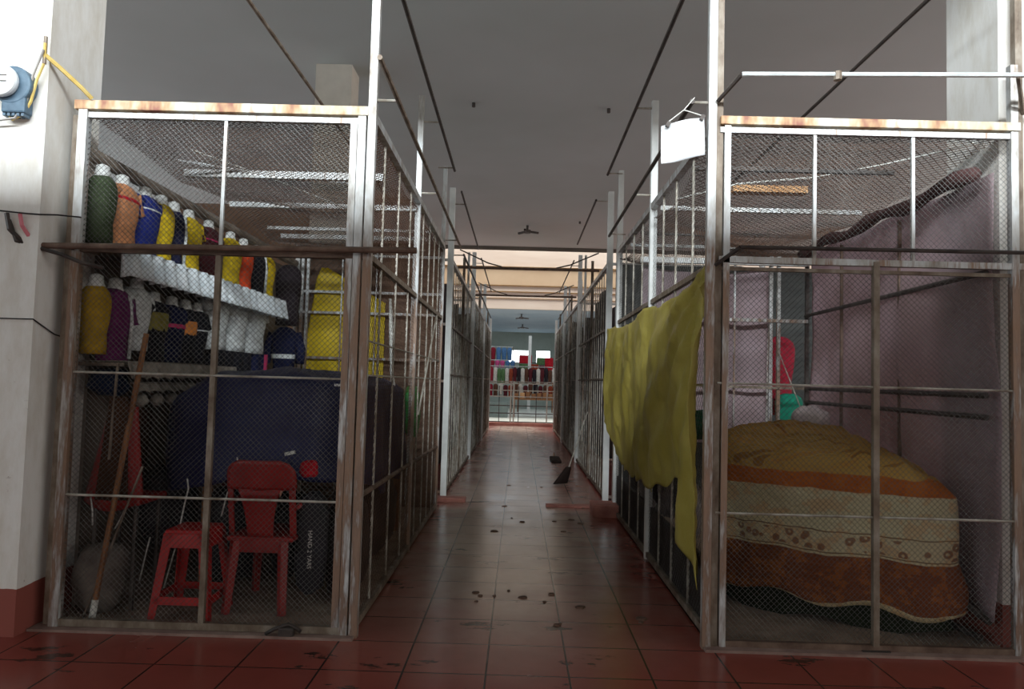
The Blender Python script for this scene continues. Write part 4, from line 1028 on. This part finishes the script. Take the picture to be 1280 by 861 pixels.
st_ = thing('display_stand', (.8, 35, .012), 'plain stand carrying the red and green fabric bales below the far window', 'stand')
MB().bb((-.05, 34.85, 1.93), (1.7, 35.25, 1.995)).build('shelf', m_wood, st_)
for x in (0, 1.65): MB().bb((x-.03, 35.0, .012), (x+.03, 35.06, 1.93)).build('leg', m_wood, st_)
t = thing('fabric_bales', (.9, 35, 1.99), 'red and green fabric bales stacked below the bright far window', 'fabric')
for x0, x1, z0, z1, c in ((.0, .62, 2.35, 2.75, 'crimson'), (.0, .5, 2.0, 2.33, 'far_green'), (.52, .95, 2.0, 2.33, 'far_rust'), (.85, 1.25, 2.3, 2.65, 'far_green'), (1.25, 1.65, 2.0, 2.65, 'crimson'), (.97, 1.23, 2.0, 2.28, 'far_maroon')):
    part(MB().bb((x0, 34.9, z0), (x1, 35.2, z1)), 'bale', F_.get(c) or fb(c, (150, 40, 40)), t, bevel=.03)
t2 = thing('display_table', (.3, 30, 0), 'long low table of brown goods behind the far gate', 'table')
part(MB().bb((-.2, 29.6, .72), (1.7, 30.4, .78)), 'table_top', m_wood, t2)
for x in (-.15, 1.65): part(MB().bb((x-.03, 29.65, 0.02), (x+.03, 29.71, .72)), 'leg', m_wood, t2)
for i in range(8):
    tag(MB().bb((-.15+.23*i, 29.75, .78), (.04+.23*i, 30.2, .98+.03*(i % 3))).build('goods_box', (m_wood2 if i == 1 else m_wood), bevel=.01), 'small brown box on the long table behind the far gate' if i != 1 else 'small orange box on the long table behind the far gate', 'box', 'boxes on the far table')
tag(MB().bb((-1.6, 28.9, 0.012), (-.4, 29.2, .62)).build('grey_counter', mottled('grey_counter_paint', (96, 108, 106), (112, 124, 122), 2, .7), bevel=.01), 'low grey counter at the left behind the far gate', 'counter')
tag(MB().bb((.42, 33.5, 0.012), (.56, 33.7, 3.6)).build('far_pillar', m_white), 'slim pale pillar rising behind the far garments', 'pillar')
# ceiling fixtures
for x, y, z, lab in ((.12, 18.2, HC, 'three-bladed dark fixture on the main ceiling over the aisle'), (.05, 29.3, 4.2, 'nearer dark fixture on the far bluish ceiling'), (.12, 34.5, 4.2, 'farther dark fixture on the far bluish ceiling')):
    t = thing('ceiling_fan', (x, y, z-.15), lab, 'fan')
    part(MB().tube((x, y, z-.14), (x, y, z), .03, 8), 'stem', m_dark, t)
    part(MB().tube((x, y, z-.2), (x, y, z-.12), .09, 12), 'hub', m_dark, t)
    for k in range(3):
        a = k*2*PI/3+.3; part(MB().bar((x+.08*math.cos(a), y+.08*math.sin(a), z-.16), (x+.3*math.cos(a), y+.3*math.sin(a), z-.17), .05), 'blade', m_dark, t)
for x, y, lab in ((-.75, 10.2, 'small dark hook in the ceiling above the left pipes'), (1.2, 10.3, 'small dark hook in the ceiling above the right pipes'), (1.4, 17.6, 'small dark hook in the ceiling far to the right')):
    tag(MB().tube((x, y, HC-.06), (x, y, HC), .025, 8).build('ceiling_hook', m_dark), lab, 'hook')
# plywood partition far behind left cage
tag(MB().bb((-5.3, 9.6, 0), (-2.85, 9.65, 3.7)).build('plywood_partition', mottled('brown_plywood', (104, 78, 60), (128, 98, 78), 1.5, .85)), 'brown plywood partition rising behind the left cage beside the inner column', 'partition')
